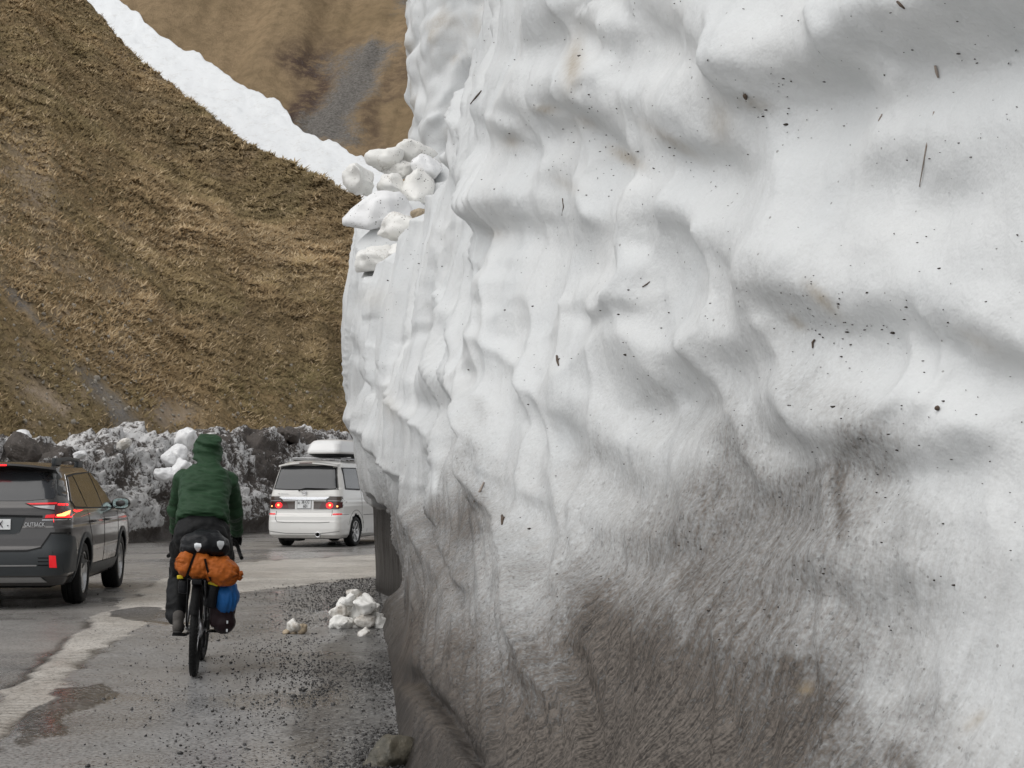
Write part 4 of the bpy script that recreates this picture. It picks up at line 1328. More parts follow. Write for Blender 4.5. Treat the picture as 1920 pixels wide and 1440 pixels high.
def shell(slices, n=56):
    """body from horizontal slices: (z, yr, yf, W, (rrx,rry), (rfx,rfy), bow)"""
    zs = np.array([s[0] for s in slices])
    cols = np.array([[s[1], s[2], s[3], *s[4], *s[5], s[6]] for s in slices])
    zz = np.unique(np.concatenate([np.linspace(zs[0], zs[-1], n), zs]))
    C = np.stack([np.interp(zz, zs, cols[:, k]) for k in range(cols.shape[1])], 1)
    k = np.array([.25, .5, .25])
    for it in range(1):
        Cp = np.pad(C, ((1, 1), (0, 0)), mode='edge')
        C = Cp[:-2] * .25 + Cp[1:-1] * .5 + Cp[2:] * .25
    bm = bmesh.new()
    rings = []
    for z, c in zip(zz, C):
        o = outline(c[0], c[1], c[2], (c[3], c[4]), (c[5], c[6]), c[7])
        full = o + [(-x, y) for x, y in o[-2:0:-1]]
        rings.append([bm.verts.new((x, y, z)) for x, y in full])
    m = len(rings[0])
    for a, b in zip(rings, rings[1:]):
        for i in range(m):
            bm.faces.new((a[i], a[(i + 1) % m], b[(i + 1) % m], b[i]))
    bm.faces.new(rings[0][::-1])
    # cap on top
    h = len(o)
    top = rings[-1]
    for i in range(h - 1):
        a, b = top[i], top[i + 1]
        c, d = top[(m - i - 1) % m], top[(m - i) % m]
        vs_ = []
        for v in (a, b, c, d):
            if v not in vs_: vs_.append(v)
        if len(vs_) >= 3:
            try: bm.faces.new(vs_)
            except ValueError: pass
    bmesh.ops.recalc_face_normals(bm, faces=bm.faces[:])
    return bm

def cut_arches(bm, arches, depth, W):
    """boolean away the wheel wells; returns finished mesh"""
    me = bpy.data.meshes.new('tmp'); bm.to_mesh(me); bm.free()
    o = bpy.data.objects.new('tmp', me); col.objects.link(o)
    tmp = []
    for (y, z, r) in arches:
        for s in (-1, 1):
            b = bmesh.new()
            lathe(b, [(W - depth, r), (W + 0.3, r)], 'X', 40)
            for v in b.verts: v.co = Vector((v.co.x * s, v.co.y + y, v.co.z + z))
            bmesh.ops.recalc_face_normals(b, faces=b.faces[:])
            mc = bpy.data.meshes.new('cut'); b.to_mesh(mc); b.free()
            oc = bpy.data.objects.new('cut', mc); col.objects.link(oc); tmp.append(oc)
            m = o.modifiers.new('b', 'BOOLEAN'); m.operation = 'DIFFERENCE'; m.object = oc; m.solver = 'EXACT'
    dg = bpy.context.evaluated_depsgraph_get(); dg.update()
    out = bpy.data.meshes.new_from_object(o.evaluated_get(dg))
    for t_ in tmp + [o]: bpy.data.objects.remove(t_)
    return out

def patch(bvh, poly, side, off, name, mat, parent, cell=0.05, thick=0.012, smooth=True, inset=0.0):
    """a piece lying on the body: outline in the side's own plane, projected on the skin and raised by off"""
    bm = bmesh.new()
    f = bm.faces.new([bm.verts.new((a, b, 0)) for a, b in poly])
    xs = [p[0] for p in poly]; ys = [p[1] for p in poly]
    for ax, lo, hi in ((0, min(xs), max(xs)), (1, min(ys), max(ys))):
        n = int((hi - lo) / cell)
        for k in range(1, n + 1):
            c = Vector((0, 0, 0)); c[ax] = lo + (hi - lo) * k / (n + 1)
            nn = Vector((0, 0, 0)); nn[ax] = 1
            bmesh.ops.bisect_plane(bm, geom=bm.verts[:] + bm.edges[:] + bm.faces[:], plane_co=c, plane_no=nn, dist=1e-5)
    last = None
    for v in bm.verts:
        a, b = v.co.x, v.co.y
        if side == 'R': o, d = Vector((4, a, b)), Vector((-1, 0, 0))
        elif side == 'L': o, d = Vector((-4, a, b)), Vector((1, 0, 0))
        elif side == 'B': o, d = Vector((a, -6, b)), Vector((0, 1, 0))
        elif side == 'F': o, d = Vector((a, 6, b)), Vector((0, -1, 0))
        else: o, d = Vector((a, b, 5)), Vector((0, 0, -1))
        hit = bvh.ray_cast(o, d)
        if hit[0] is None:
            hit = bvh.find_nearest(o + d * 2.5)
        v.co = hit[0] - d * off
    be = [e for e in bm.edges if len(e.link_faces) == 1]
    r = bmesh.ops.extrude_edge_only(bm, edges=be)
    for v in [g for g in r['geom'] if isinstance(g, bmesh.types.BMVert)]:
        v.co += d * (off + thick)
    return obj(name, bm, mat, parent, smooth, autosmooth=35)

def strip_poly(pts, w):
    L, Rr = [], []
    P = [Vector(p) for p in pts]
    for i, p in enumerate(P):
        d = (P[min(i + 1, len(P) - 1)] - P[max(i - 1, 0)]).normalized()
        n = Vector((-d.y, d.x)) * w / 2
        L.append(tuple(p + n)); Rr.append(tuple(p - n))
    return L + Rr[::-1]

def arc(cx, cy, r, a0, a1, n=18, ry=None):
    ry = ry or r
    return [(cx + r * math.cos(R(a0 + (a1 - a0) * k / n)), cy + ry * math.sin(R(a0 + (a1 - a0) * k / n))) for k in range(n + 1)]

def text_mesh(name, s, size, mat, parent, loc, rot, extrude=0.002, align='CENTER', squash=1.0):
    cu = bpy.data.curves.new('t', 'FONT'); cu.body = s; cu.size = size; cu.extrude = extrude; cu.align_x = align; cu.align_y = 'CENTER'
    o = bpy.data.objects.new('t', cu); col.objects.link(o)
    dg = bpy.context.evaluated_depsgraph_get(); dg.update()
    me = bpy.data.meshes.new_from_object(o.evaluated_get(dg))
    bpy.data.objects.remove(o); bpy.data.curves.remove(cu)
    n = link_mesh(name, me, mat, parent, False)
    n.location = loc; n.rotation_euler = rot; n.scale = (squash, 1, 1)
    return n

def make_wheel(parent, x, y, Rw, w, rim_r, style, side, steer=0.0):
    """wheel (hub with brake disc) > tyre, rim"""
    b = bmesh.new()
    lathe(b, [(-w * .10, 0.03), (-w * .10, rim_r * .62), (w * .05, rim_r * .62), (w * .12, 0.08), (w * .22, 0.06), (w * .22, 0.02)], 'X', 24)
    wh = obj('wheel', b, M['dark_alloy'], parent, autosmooth=30)
    wh.location = (x, y, Rw); wh.rotation_euler = (0, 0, (0 if side > 0 else math.pi) + steer)
    b = bmesh.new()
    h = w / 2
    lathe(b, [(-h * .80, rim_r), (-h * .98, rim_r + .02), (-h, (Rw + rim_r) / 2), (-h * .93, Rw - .022), (-h * .74, Rw - .004), (-h * .30, Rw), (-h * .27, Rw - .010), (-h * .20, Rw - .010), (-h * .17, Rw),
              (h * .17, Rw), (h * .20, Rw - .010), (h * .27, Rw - .010), (h * .30, Rw), (h * .74, Rw - .004), (h * .93, Rw - .022), (h, (Rw + rim_r) / 2), (h * .98, rim_r + .02), (h * .80, rim_r), (0, rim_r - .012), (-h * .80, rim_r)], 'X', 56)
    obj('tyre', b, M['rubber'], wh, autosmooth=40)
    b = bmesh.new()
    lathe(b, [(h * .78, rim_r + .002), (h * .86, rim_r + .006), (h * .86, rim_r - .012), (h * .70, rim_r - .022), (-h * .6, rim_r - .03), (-h * .6, rim_r), (h * .78, rim_r + .002)], 'X', 48)
    lathe(b, [(h * .30, 0.055), (h * .62, 0.055), (h * .66, 0.04), (h * .66, 0.005)], 'X', 20)
    n = 5 if style == 'five' else 7
    for k in range(n):
        a = 2 * math.pi * k / n + .2
        for da in ((-.16, .16) if style == 'five' else (-.10, .10)):
            p0 = Vector((h * .55, math.cos(a + da * .5) * .05, math.sin(a + da * .5) * .05))
            p1 = Vector((h * .66, math.cos(a + da) * (rim_r - .012), math.sin(a + da) * (rim_r - .012)))
            d = (p1 - p0)
            t = Vector((0, -math.sin(a), math.cos(a)))
            wd = 0.020 if style == 'five' else 0.015
            vs_ = []
            for p, ww_ in ((p0, wd * .9), (p1, wd)):
                vs_.append([b.verts.new(p + t * ww_ + Vector((.008, 0, 0))), b.verts.new(p - t * ww_ + Vector((.008, 0, 0))), b.verts.new(p - t * ww_ * 1.1 - Vector((.025, 0, 0))), b.verts.new(p + t * ww_ * 1.1 - Vector((.025, 0, 0)))])
            for i in range(4): b.faces.new((vs_[0][i], vs_[0][(i + 1) % 4], vs_[1][(i + 1) % 4], vs_[1][i]))
    obj('rim', b, M['alloy'], wh, autosmooth=30)
    return wh

def mir(poly): return [(-a, b) for a, b in poly][::-1]

# ------------------------------------------------------------------ dark grey estate car
def grey_car():
    root = empty('estate_car', (-6.07, 19.62, 0), R(5.5))
    tag(root, 'dark grey estate car with lit red tail lamp at the left edge', 'car')
    rr, rf = (.24, .20), (.55, .36)
    S = [(.26, -2.26, 2.26, .83, rr, rf, .05), (.36, -2.38, 2.38, .895, rr, rf, .05), (.50, -2.42, 2.43, .925, rr, rf, .05), (.64, -2.42, 2.43, .935, (.22, .2), rf, .045),
         (.70, -2.395, 2.42, .935, (.22, .2), rf, .045), (.78, -2.375, 2.40, .937, (.2, .22), rf, .045), (.92, -2.365, 2.34, .934, (.2, .22), rf, .045), (.98, -2.36, 2.20, .93, (.2, .24), rf, .045),
         (1.03, -2.355, 1.75, .922, (.2, .26), (.6, .4), .045), (1.08, -2.345, 1.08, .91, (.2, .28), (.5, .3), .05), (1.14, -2.33, .93, .885, (.2, .3), (.45, .28), .055), (1.30, -2.25, .66, .82, (.2, .34), (.4, .25), .06),
         (1.45, -2.16, .38, .755, (.2, .36), (.35, .25), .06), (1.55, -2.09, .16, .705, (.2, .36), (.35, .25), .06), (1.60, -2.03, .0, .66, (.25, .36), (.35, .25), .06), (1.635, -1.92, -.18, .57, (.3, .3), (.3, .25), .05), (1.65, -1.75, -.4, .42, (.3, .3), (.3, .2), .05), (1.655, -1.5, -.6, .22, (.15, .2), (.15, .2), .05)]
    bm = shell(S)
    bvh = BVHTree.FromBMesh(bm)
    ya, yf_ = -1.40, 1.345
    me = cut_arches(bm, [(ya, .37, .40), (yf_, .37, .40)], .26, .80)
    link_mesh('body', me, M['grey_paint'], root)
    dk = [p for p in me.polygons]
    me.materials.append(M['black_plastic'])
    for p in me.polygons:      # wheel wells are black inside
        c = p.center
        for yy in (ya, yf_):
            if abs(math.hypot(c.y - yy, c.z - .37) - .40) < .012 and abs(c.x) < .95 or (abs(abs(c.x) - .54) < .01 and math.hypot(c.y - yy, c.z - .37) < .41):
                p.material_index = 1; p.use_smooth = False
    Pt = lambda poly, side, off, name, mat, parent=root, **k: patch(bvh, poly, side, off, name, M[mat], parent, **k)
    # rear window, spoiler, pillars
    Pt([(-.70, 1.235), (-.735, 1.30), (-.64, 1.56), (.64, 1.56), (.735, 1.30), (.70, 1.235), (.4, 1.21), (-.4, 1.21)], 'B', .006, 'rear_window', 'grey_glass')
    b = bmesh.new()
    n = 24
    prof = []
    for k in range(n + 1):
        x = -.70 + 1.40 * k / n
        e = (abs(x) / .70) ** 3
        y0 = -1.90; y1 = -2.26 + .13 * e
        zt = 1.640 - .055 * (x / .70) ** 2
        prof.append([b.verts.new((x, y0, zt + .012)), b.verts.new((x, y1, zt - .008)), b.verts.new((x, y1 - .006, zt - .030)), b.verts.new((x, y0 - .1, zt - .075))])
    for p, q in zip(prof, prof[1:]):
        for i in range(4): b.faces.new((p[i], p[(i + 1) % 4], q[(i + 1) % 4], q[i]))
    b.faces.new(prof[0]); b.faces.new(prof[-1][::-1])
    sp = obj('spoiler', b, M['grey_paint'], root, autosmooth=35)
    b = bmesh.new(); box(b, (0, -2.262, 1.608), (.36, .012, .018)); obj('brake_lamp', b, M['lit_red'], sp, False)
    for s in (1, -1):
        f = (lambda p: p) if s > 0 else mir
        Pt(f([(.655, 1.575), (.735, 1.28), (.80, 1.245), (.775, 1.40), (.72, 1.55)]), 'B', .011, 'pillar_fin', 'cladding')
        # tail lamp: C shape, with clear band, lit block, lower arm
        tl = Pt(f([(.40, 1.185), (.74, 1.195), (.915, 1.175), (.935, 1.10), (.92, 1.01), (.60, 1.005), (.66, 1.055), (.735, 1.075), (.73, 1.105), (.56, 1.125)]), 'B', .012, 'tail_lamp', 'dark_red_lens', cell=.03)
        Pt(f([(.49, 1.150), (.725, 1.160), (.725, 1.112), (.58, 1.128)]), 'B', .018, 'reversing_lens', 'clear_lens', tl, cell=.04)
        Pt(f([(.42, 1.183), (.74, 1.192), (.74, 1.172), (.46, 1.168)]), 'B', .018, 'light_bar', 'reflector', tl, cell=.04)
        Pt(f([(.75, 1.180), (.90, 1.172), (.915, 1.10), (.905, 1.020), (.74, 1.025), (.75, 1.045), (.865, 1.055), (.875, 1.150), (.75, 1.160)]), 'B', .018, 'light_bar', 'lit_red', tl, cell=.03)
        Pt(f([(.755, 1.055), (.80, 1.066), (.862, 1.100), (.866, 1.058), (.83, 1.036), (.76, 1.036)]), 'B', .020, 'bulb_glow', 'lit_hot', tl, cell=.03)
        Pt(f([(.64, 1.052), (.735, 1.060), (.735, 1.022), (.63, 1.018)]), 'B', .018, 'light_bar', 'reflector', tl, cell=.03)
        # lower reflector with slats
        Pt(f([(.695, .605), (.765, .600), (.775, .465), (.700, .468)]), 'B', .016, 'reflector', 'reflector')
        for z in (.49, .53, .57):
            Pt(f([(.58, z), (.69, z), (.69, z + .012), (.57, z + .012)]), 'B', .012, 'slat', 'black_plastic')
    # hatch details
    Pt([(-.95, .83), (-.70, .835), (-.60, .70), (-.45, .665), (.45, .665), (.60, .70), (.70, .835), (.95, .83), (.96, .42), (.80, .38), (-.80, .38), (-.96, .42)], 'B', .010, 'rear_bumper', 'cladding')
    Pt(strip_poly([(-.95, .845), (-.70, .85), (-.60, .69), (-.45, .655), (.45, .655), (.60, .69), (.70, .85), (.95, .845)], .02), 'B', .012, 'bumper_gap', 'seam', cell=.06)
    Pt([(-.60, .50), (.56, .50), (.56, .485), (-.60, .485)], 'B', .014, 'bumper_line', 'silver')
    Pt([(-.60, .36), (.60, .36), (.66, .30), (-.66, .30)], 'B', .02, 'skid_plate', 'silver')
    ph = Pt([(-.42, 1.03), (.42, 1.03), (.36, .86), (.30, .84), (-.30, .84), (-.36, .86)], 'B', .008, 'plate_recess', 'cladding')
    Pt(strip_poly([(-.60, 1.035), (0, 1.05), (.60, 1.035)], .022), 'B', .016, 'hatch_trim', 'black_plastic')
    pl = Pt([(-.262, 1.008), (.262, 1.008), (.262, .892), (-.262, .892)], 'B', .022, 'number_plate', 'plate', smooth=False)
    yb = -2.392
    text_mesh('plate_letter', 'X', .115, M['ink'], pl, (.155, yb, .948), (math.pi / 2, 0, 0), .0015, squash=.72)
    b = bmesh.new(); box(b, (.235, yb + .001, .935), (.012, .004, .012)); obj('plate_mark', b, M['black_plastic'], pl, False)
    text_mesh('model_lettering', 'OUTBACK', .062, M['chrome'], root, (.525, -2.383, .945), (math.pi / 2, 0, R(3)), .003, squash=.75)
    Pt(strip_poly([(.93, .998), (.60, .996)], .006), 'B', .010, 'hatch_gap', 'chrome', cell=.05)
    # sides
    for sd, s in (('R', 1), ('L', -1)):
        wn_ = [[(-1.93, 1.20), (-1.86, 1.14), (-1.24, 1.125), (-1.34, 1.49), (-1.62, 1.475)],
               [(-1.20, 1.125), (-.22, 1.11), (-.26, 1.535), (-1.29, 1.50)],
               [(-.17, 1.11), (.80, 1.10), (.62, 1.28), (.30, 1.46), (.05, 1.535), (-.20, 1.54)]]
        Pt([(-2.0, 1.21), (-1.88, 1.10), (-.2, 1.08), (.92, 1.075), (.68, 1.30), (.34, 1.49), (.02, 1.565), (-1.0, 1.545), (-1.66, 1.51)], sd, .004, 'window_surround', 'chrome')
        Pt([(-1.975, 1.21), (-1.87, 1.115), (-.2, 1.095), (.88, 1.09), (.66, 1.295), (.33, 1.475), (.02, 1.552), (-1.0, 1.532), (-1.65, 1.498)], sd, .008, 'window_frame', 'black_plastic')
        for poly in wn_: Pt(poly, sd, .013, 'side_window', 'glass')
        Pt(strip_poly([(-1.22, 1.10), (-1.20, .95), (-1.05, .78), (-.96, .55), (-.95, .40)], .009), sd, .003, 'door_gap', 'seam')
        Pt(strip_poly([(-.20, 1.09), (-.18, .42)], .009), sd, .003, 'door_gap', 'seam')
        Pt(strip_poly([(.92, 1.05), (.98, .42)], .009), sd, .003, 'door_gap', 'seam')
        Pt([(-.95, .44), (.95, .44), (.92, .31), (-.92, .31)], sd, .014, 'sill_cladding', 'cladding')
        for yy in (ya, yf_):
            o_ = arc(yy, .37, .465, 200 if yy < 0 else 190, -12 if yy < 0 else -20, 26); i_ = arc(yy, .37, .402, 200 if yy < 0 else 190, -12 if yy < 0 else -20, 26)
            o_ = [(a, max(b_, .27)) for a, b_ in o_]; i_ = [(a, max(b_, .275)) for a, b_ in i_]
            Pt(o_ + i_[::-1], sd, .012, 'arch_cladding', 'cladding', cell=.08)
        for yy in (-.98, -.02):
            b = bmesh.new()
            tube(b, [(.938 * s, yy - .10, .955), (.965 * s, yy - .08, .957), (.968 * s, yy + .06, .957), (.936 * s, yy + .09, .955)], .013, 8)
            obj('door_handle', b, M['grey_paint'], root)
        # rear bumper cladding wraps on to the side
        Pt([(-2.33, .83), (-2.05, .80), (-1.93, .60), (-1.86, .40), (-2.28, .40), (-2.38, .55)], sd, .010, 'bumper_corner', 'cladding')
        # mirror
        b = bmesh.new()
        ellipsoid(b, (1.01 * s, .62, 1.145), (.125, .075, .085), sub=3)
        tube(b, [(.88 * s, .66, 1.10), (.97 * s, .64, 1.12)], .03, 8)
        mr = obj('door_mirror', b, M['grey_paint'], root)
        b = bmesh.new(); lathe(b, [(0, .002), (0, 1)], 'Y', 28)
        for v in b.verts:
            v.co = Vector((1.012 * s + math.copysign(min(abs(v.co.x) ** .6, 1), v.co.x) * .098, .556, 1.146 + math.copysign(min(abs(v.co.z) ** .6, 1), v.co.z) * .062))
        obj('mirror_glass', b, M['mirror'], mr, False)
        # ladder type roof rail
        b = bmesh.new()
        tube(b, [(.60 * s, -1.78, 1.625), (.605 * s, -1.70, 1.668), (.615 * s, -1.0, 1.70), (.61 * s, -.3, 1.69), (.59 * s, .02, 1.64), (.58 * s, .10, 1.60)], [.022, .026, .024, .024, .024, .018], 8)
        box(b, (.603 * s, -1.62, 1.655), (.05, .34, .085), bevel=.015)
        box(b, (.605 * s, -.22, 1.650), (.05, .30, .085), bevel=.015)
        obj('roof_rail', b, M['cladding'], root, autosmooth=35)
        make_wheel(root, s * .80, ya, .362, .225, .235, 'five', s)
        make_wheel(root, s * .80, yf_, .362, .225, .235, 'five', s)
    Pt([(-.62, 1.06), (.62, 1.06), (.50, 1.5), (-.50, 1.5)], 'F', .008, 'windscreen', 'glass')
    b = bmesh.new(); box(b, (0, 0, .27), (1.3, 4.0, .10), bevel=.03); box(b, (.2, -2.05, .30), (.5, .25, .12), bevel=.03)
    obj('underbody', b, M['black_plastic'], root)
    for s in (1, -1):
        Pt([(.45 * s, .88), (.86 * s, .92), (.84 * s, .78), (.5 * s, .76)], 'F', .01, 'headlamp', 'clear_lens')
    Pt([(-.40, .86), (.40, .86), (.36, .66), (-.36, .66)], 'F', .01, 'grille', 'black_plastic')
    return root
grey_car()

# ------------------------------------------------------------------ white people carrier
def white_van():
    root = empty('minivan', (-3.98, 36.5, 0), R(-15))
    tag(root, 'white minivan with tinted rear window disappearing behind the snow wall', 'minivan')
    rr, rf = (.17, .16), (.55, .40)
    S = [(.20, -2.30, 2.25, .80, rr, rf, .04), (.27, -2.41, 2.38, .875, rr, rf, .04), (.40, -2.415, 2.42, .90, rr, rf, .035), (.58, -2.40, 2.42, .905, rr, rf, .035), (.70, -2.385, 2.41, .90, rr, rf, .035),
         (.74, -2.35, 2.40, .90, rr, rf, .035), (.92, -2.335, 2.34, .90, rr, rf, .035), (1.02, -2.33, 2.15, .895, rr, rf, .035), (1.10, -2.325, 1.85, .887, rr, (.6, .45), .035), (1.16, -2.32, 1.50, .878, rr, (.55, .4), .035),
         (1.30, -2.29, 1.28, .852, (.16, .2), (.5, .35), .035), (1.60, -2.20, .82, .795, (.16, .22), (.45, .35), .035), (1.78, -2.13, .45, .755, (.18, .24), (.4, .35), .035), (1.86, -2.06, .20, .70, (.24, .26), (.35, .3), .035),
         (1.90, -1.94, -.05, .60, (.3, .3), (.3, .3), .03), (1.92, -1.75, -.35, .44, (.3, .3), (.3, .3), .03), (1.928, -1.4, -.7, .2, (.15, .2), (.15, .2), .03)]
    bm = shell(S)
    bvh = BVHTree.FromBMesh(bm)
    ya, yf_ = -1.45, 1.45
    me = cut_arches(bm, [(ya, .34, .365), (yf_, .34, .365)], .24, .78)
    link_mesh('body', me, M['white_paint'], root)
    me.materials.append(M['black_plastic'])
    for p in me.polygons:
        c = p.center
        for yy in (ya, yf_):
            if abs(math.hypot(c.y - yy, c.z - .34) - .365) < .012 and abs(c.x) < .92 or (abs(abs(c.x) - .54) < .01 and math.hypot(c.y - yy, c.z - .34) < .37):
                p.material_index = 1; p.use_smooth = False
    Pt = lambda poly, side, off, name, mat, parent=root, **k: patch(bvh, poly, side, off, name, M[mat], parent, **k)
    Pt([(-.755, 1.275), (-.65, 1.80), (.65, 1.80), (.755, 1.275), (.4, 1.26), (-.4, 1.26)], 'B', .006, 'rear_window', 'black_plastic')
    Pt([(-.725, 1.295), (-.63, 1.785), (.63, 1.785), (.725, 1.295), (.4, 1.28), (-.4, 1.28)], 'B', .011, 'rear_glass', 'grey_glass')
    b = bmesh.new()
    prof = []
    for k in range(25):
        x = -.69 + 1.38 * k / 24
        e = (abs(x) / .69) ** 4
        zt = 1.885 - .06 * (x / .69) ** 2
        y1 = -2.27 + .10 * e
        prof.append([b.verts.new((x, -1.95, zt + .015)), b.verts.new((x, y1, zt - .015)), b.verts.new((x, y1, zt - .045)), b.verts.new((x, -2.05, zt - .075))])
    for p, q in zip(prof, prof[1:]):
        for i in range(4): b.faces.new((p[i], p[(i + 1) % 4], q[(i + 1) % 4], q[i]))
    b.faces.new(prof[0]); b.faces.new(prof[-1][::-1])
    sp = obj('spoiler', b, M['white_paint'], root, autosmooth=35)
    b = bmesh.new(); box(b, (0, -2.27, 1.857), (.30, .014, .020)); obj('brake_lamp', b, M['dark_red_lens'], sp, False)
    # wiper
    b = bmesh.new()
    tube(b, [(-.14, -2.32, 1.245), (-.10, -2.345, 1.265), (.02, -2.335, 1.30), (.55, -2.30, 1.285)], [.014, .014, .012, .010], 8)
    obj('wiper', b, M['black_plastic'], root)
    # emblem: three interlocking ovals
    b = bmesh.new()
    def oval(cx, cz, rx, rz, r=.007):
        tube(b, [(cx + rx * math.cos(2 * math.pi * k / 24), -2.338, cz + rz * math.sin(2 * math.pi * k / 24)) for k in range(25)], r, 6)
    oval(0, 1.20, .055, .038, .008); oval(0, 1.218, .048, .016); oval(0, 1.202, .018, .032)
    obj('emblem', b, M['chrome'], root)
    b = bmesh.new()     # faint script badge on the left of the hatch
    zz_ = [(-.62 + .24 * k / 26, -2.335, 1.175 + .016 * math.sin(k * 1.9) * (1.4 if k in (0, 1, 7, 8) else .7)) for k in range(27)]
    tube(b, zz_[:5], .0035, 5); tube(b, zz_[7:], .0035, 5)
    obj('script_badge', b, M['silver'], root)
    # chrome bar and plate
    Pt([(-.60, 1.105), (.60, 1.105), (.50, 1.055), (.20, 1.045), (-.20, 1.045), (-.50, 1.055)], 'B', .030, 'chrome_bar', 'chrome')
    Pt([(-.22, 1.05), (.22, 1.05), (.22, .835), (-.22, .835)], 'B', .004, 'plate_panel', 'box_white')
    pl = Pt([(-.165, 1.045), (.165, 1.045), (.165, .855), (-.165, .855)], 'B', .016, 'number_plate', 'plate', smooth=False)
    Pt(strip_poly([(-.165, 1.045), (.165, 1.045), (.165, .855), (-.165, .855), (-.165, 1.045)], .008), 'B', .019, 'plate_frame', 'black_plastic', pl, cell=.2)
    yb = -2.362
    text_mesh('plate_text', '36 CC', .100, M['ink'], pl, (.035, yb, .998), (math.pi / 2, 0, 0), .0015, squash=.72)
    text_mesh('plate_text', '601', .100, M['ink'], pl, (.035, yb, .905), (math.pi / 2, 0, 0), .0015, squash=.72)
    b = bmesh.new(); box(b, (-.125, yb, .995), (.04, .003, .012)); box(b, (-.125, yb, .965), (.04, .003, .012)); obj('plate_mark', b, M['ink'], pl, False)
    for s in (1, -1):
        f = (lambda p: p) if s > 0 else mir
        tl = Pt(f([(.225, 1.015), (.50, 1.015), (.56, 1.105), (.60, 1.125), (.85, 1.120), (.875, 1.0), (.865, .88), (.80, .845), (.225, .845)]), 'B', .016, 'tail_lamp', 'smoke_lens', cell=.05)
        Pt(f([(.42, .99), (.86, 1.0), (.862, .875), (.80, .858), (.36, .858)]), 'B', .020, 'red_lens', 'dark_red_lens', tl, cell=.05)
        Pt(f(arc(.60, .925, .082, 0, 360, 20, .066)[:-1]), 'B', .024, 'lit_lamp', 'lit_red', tl, cell=.05)
        Pt(f(arc(.61, .93, .026, 0, 360, 12)[:-1]), 'B', .026, 'bulb_glow', 'lit_hot', tl, cell=.05)
        Pt(f(arc(.775, .905, .018, 0, 360, 10)[:-1]), 'B', .024, 'bulb_glow', 'lit_hot', tl, cell=.05)
        Pt(f([(.56, 1.035), (.86, 1.03), (.86, 1.018), (.55, 1.022)]), 'B', .020, 'lamp_divider', 'clear_lens', tl, cell=.05)
        Pt(f([(.67, .735), (.70, .75), (.86, .748), (.86, .722), (.69, .718)]), 'B', .010, 'reflector', 'reflector')
        Pt(f([(.755, 1.275), (.775, 1.27), (.665, 1.81), (.645, 1.80)]), 'B', .004, 'hatch_gap', 'grey_seam')
    Pt(strip_poly([(-.66, .80), (-.66, .62), (-.62, .56), (-.4, .545), (.4, .545), (.62, .56)], .012), 'B', .004, 'hatch_gap', 'grey_seam')
    Pt(strip_poly([(.66, .82), (.66, .70)], .010), 'B', .004, 'hatch_gap', 'grey_seam')
    Pt(strip_poly([(-.88, .36), (-.4, .31), (.4, .31), (.88, .36)], .012), 'B', .006, 'skirt_crease', 'grey_seam')
    b = bmesh.new(); lathe(b, [(-2.44, .045), (-2.44, .062), (-2.25, .062), (-2.25, .045), (-2.44, .045)], 'Y', 24, (.36, 0, .285))
    obj('exhaust', b, M['chrome'], root)
    b = bmesh.new(); lathe(b, [(-2.425, .001), (-2.425, .046)], 'Y', 20, (.36, 0, .285)); obj('exhaust_bore', b, M['black_plastic'], root)
    b = bmesh.new(); box(b, (0, 0, .24), (1.35, 4.2, .12), bevel=.03); box(b, (-.3, -2.15, .20), (.4, .3, .12), bevel=.04)
    obj('underbody', b, M['black_plastic'], root)
    for sd, s in (('R', 1), ('L', -1)):
        Pt([(-2.02, 1.27), (-2.0, 1.76), (-1.15, 1.76), (-1.15, 1.25)], sd, .006, 'side_window', 'black_plastic')
        Pt([(-1.98, 1.30), (-1.965, 1.735), (-1.19, 1.735), (-1.19, 1.285)], sd, .011, 'side_glass', 'grey_glass')
        Pt([(-1.05, 1.25), (-1.05, 1.76), (.02, 1.76), (.02, 1.25)], sd, .008, 'side_window', 'glass')
        Pt([(.10, 1.25), (.10, 1.75), (.45, 1.72), (1.15, 1.27), (1.15, 1.25)], sd, .008, 'side_window', 'glass')
        Pt(strip_poly([(-1.10, 1.80), (-1.10, .75), (-1.0, .40)], .010), sd, .003, 'door_gap', 'grey_seam')
        Pt(strip_poly([(.06, 1.80), (.06, .35)], .010), sd, .003, 'door_gap', 'grey_seam')
        Pt(strip_poly([(-2.3, .72), (-1.9, .72)], .008), sd, .004, 'bumper_gap', 'grey_seam')
        Pt(strip_poly([(-1.02, .70), (1.0, .70)], .012), sd, .004, 'side_moulding', 'grey_seam')
        o_ = arc(ya, .34, .47, 160, 20, 20); Pt(strip_poly(o_, .010), sd, .003, 'arch_crease', 'grey_seam', cell=.1)
        make_wheel(root, s * .785, ya, .335, .215, .228, 'seven', s)
        make_wheel(root, s * .785, yf_, .335, .215, .228, 'seven', s)
        b = bmesh.new(); ellipsoid(b, (1.0 * s, 1.05, 1.22), (.12, .07, .10), sub=3); tube(b, [(.85 * s, 1.1, 1.2), (.95 * s, 1.07, 1.2)], .03); obj('door_mirror', b, M['white_paint'], root)
        b = bmesh.new(); tube(b, [(.60 * s, -1.75, 1.90), (.60 * s, -1.68, 1.955), (.60 * s, .1, 1.95), (.60 * s, .2, 1.88)], .018, 8)
        obj('roof_rail', b, M['silver'], root)
        Pt([(.45 * s, .95), (.80 * s, 1.0), (.82 * s, .80), (.5 * s, .78)], 'F', .01, 'headlamp', 'clear_lens')
    for yy in (-1.35, -.35):
        b = bmesh.new(); box(b, (0, yy, 1.985), (1.42, .05, .03), bevel=.01); obj('rack_bar', b, M['silver'], root)
    Pt([(-.64, 1.18), (.64, 1.18), (.56, 1.8), (-.56, 1.8)], 'F', .008, 'windscreen', 'glass')
    # roof box: a thing carried on the rack
    rb = empty('roof_box', (0, 0, 0), 0)
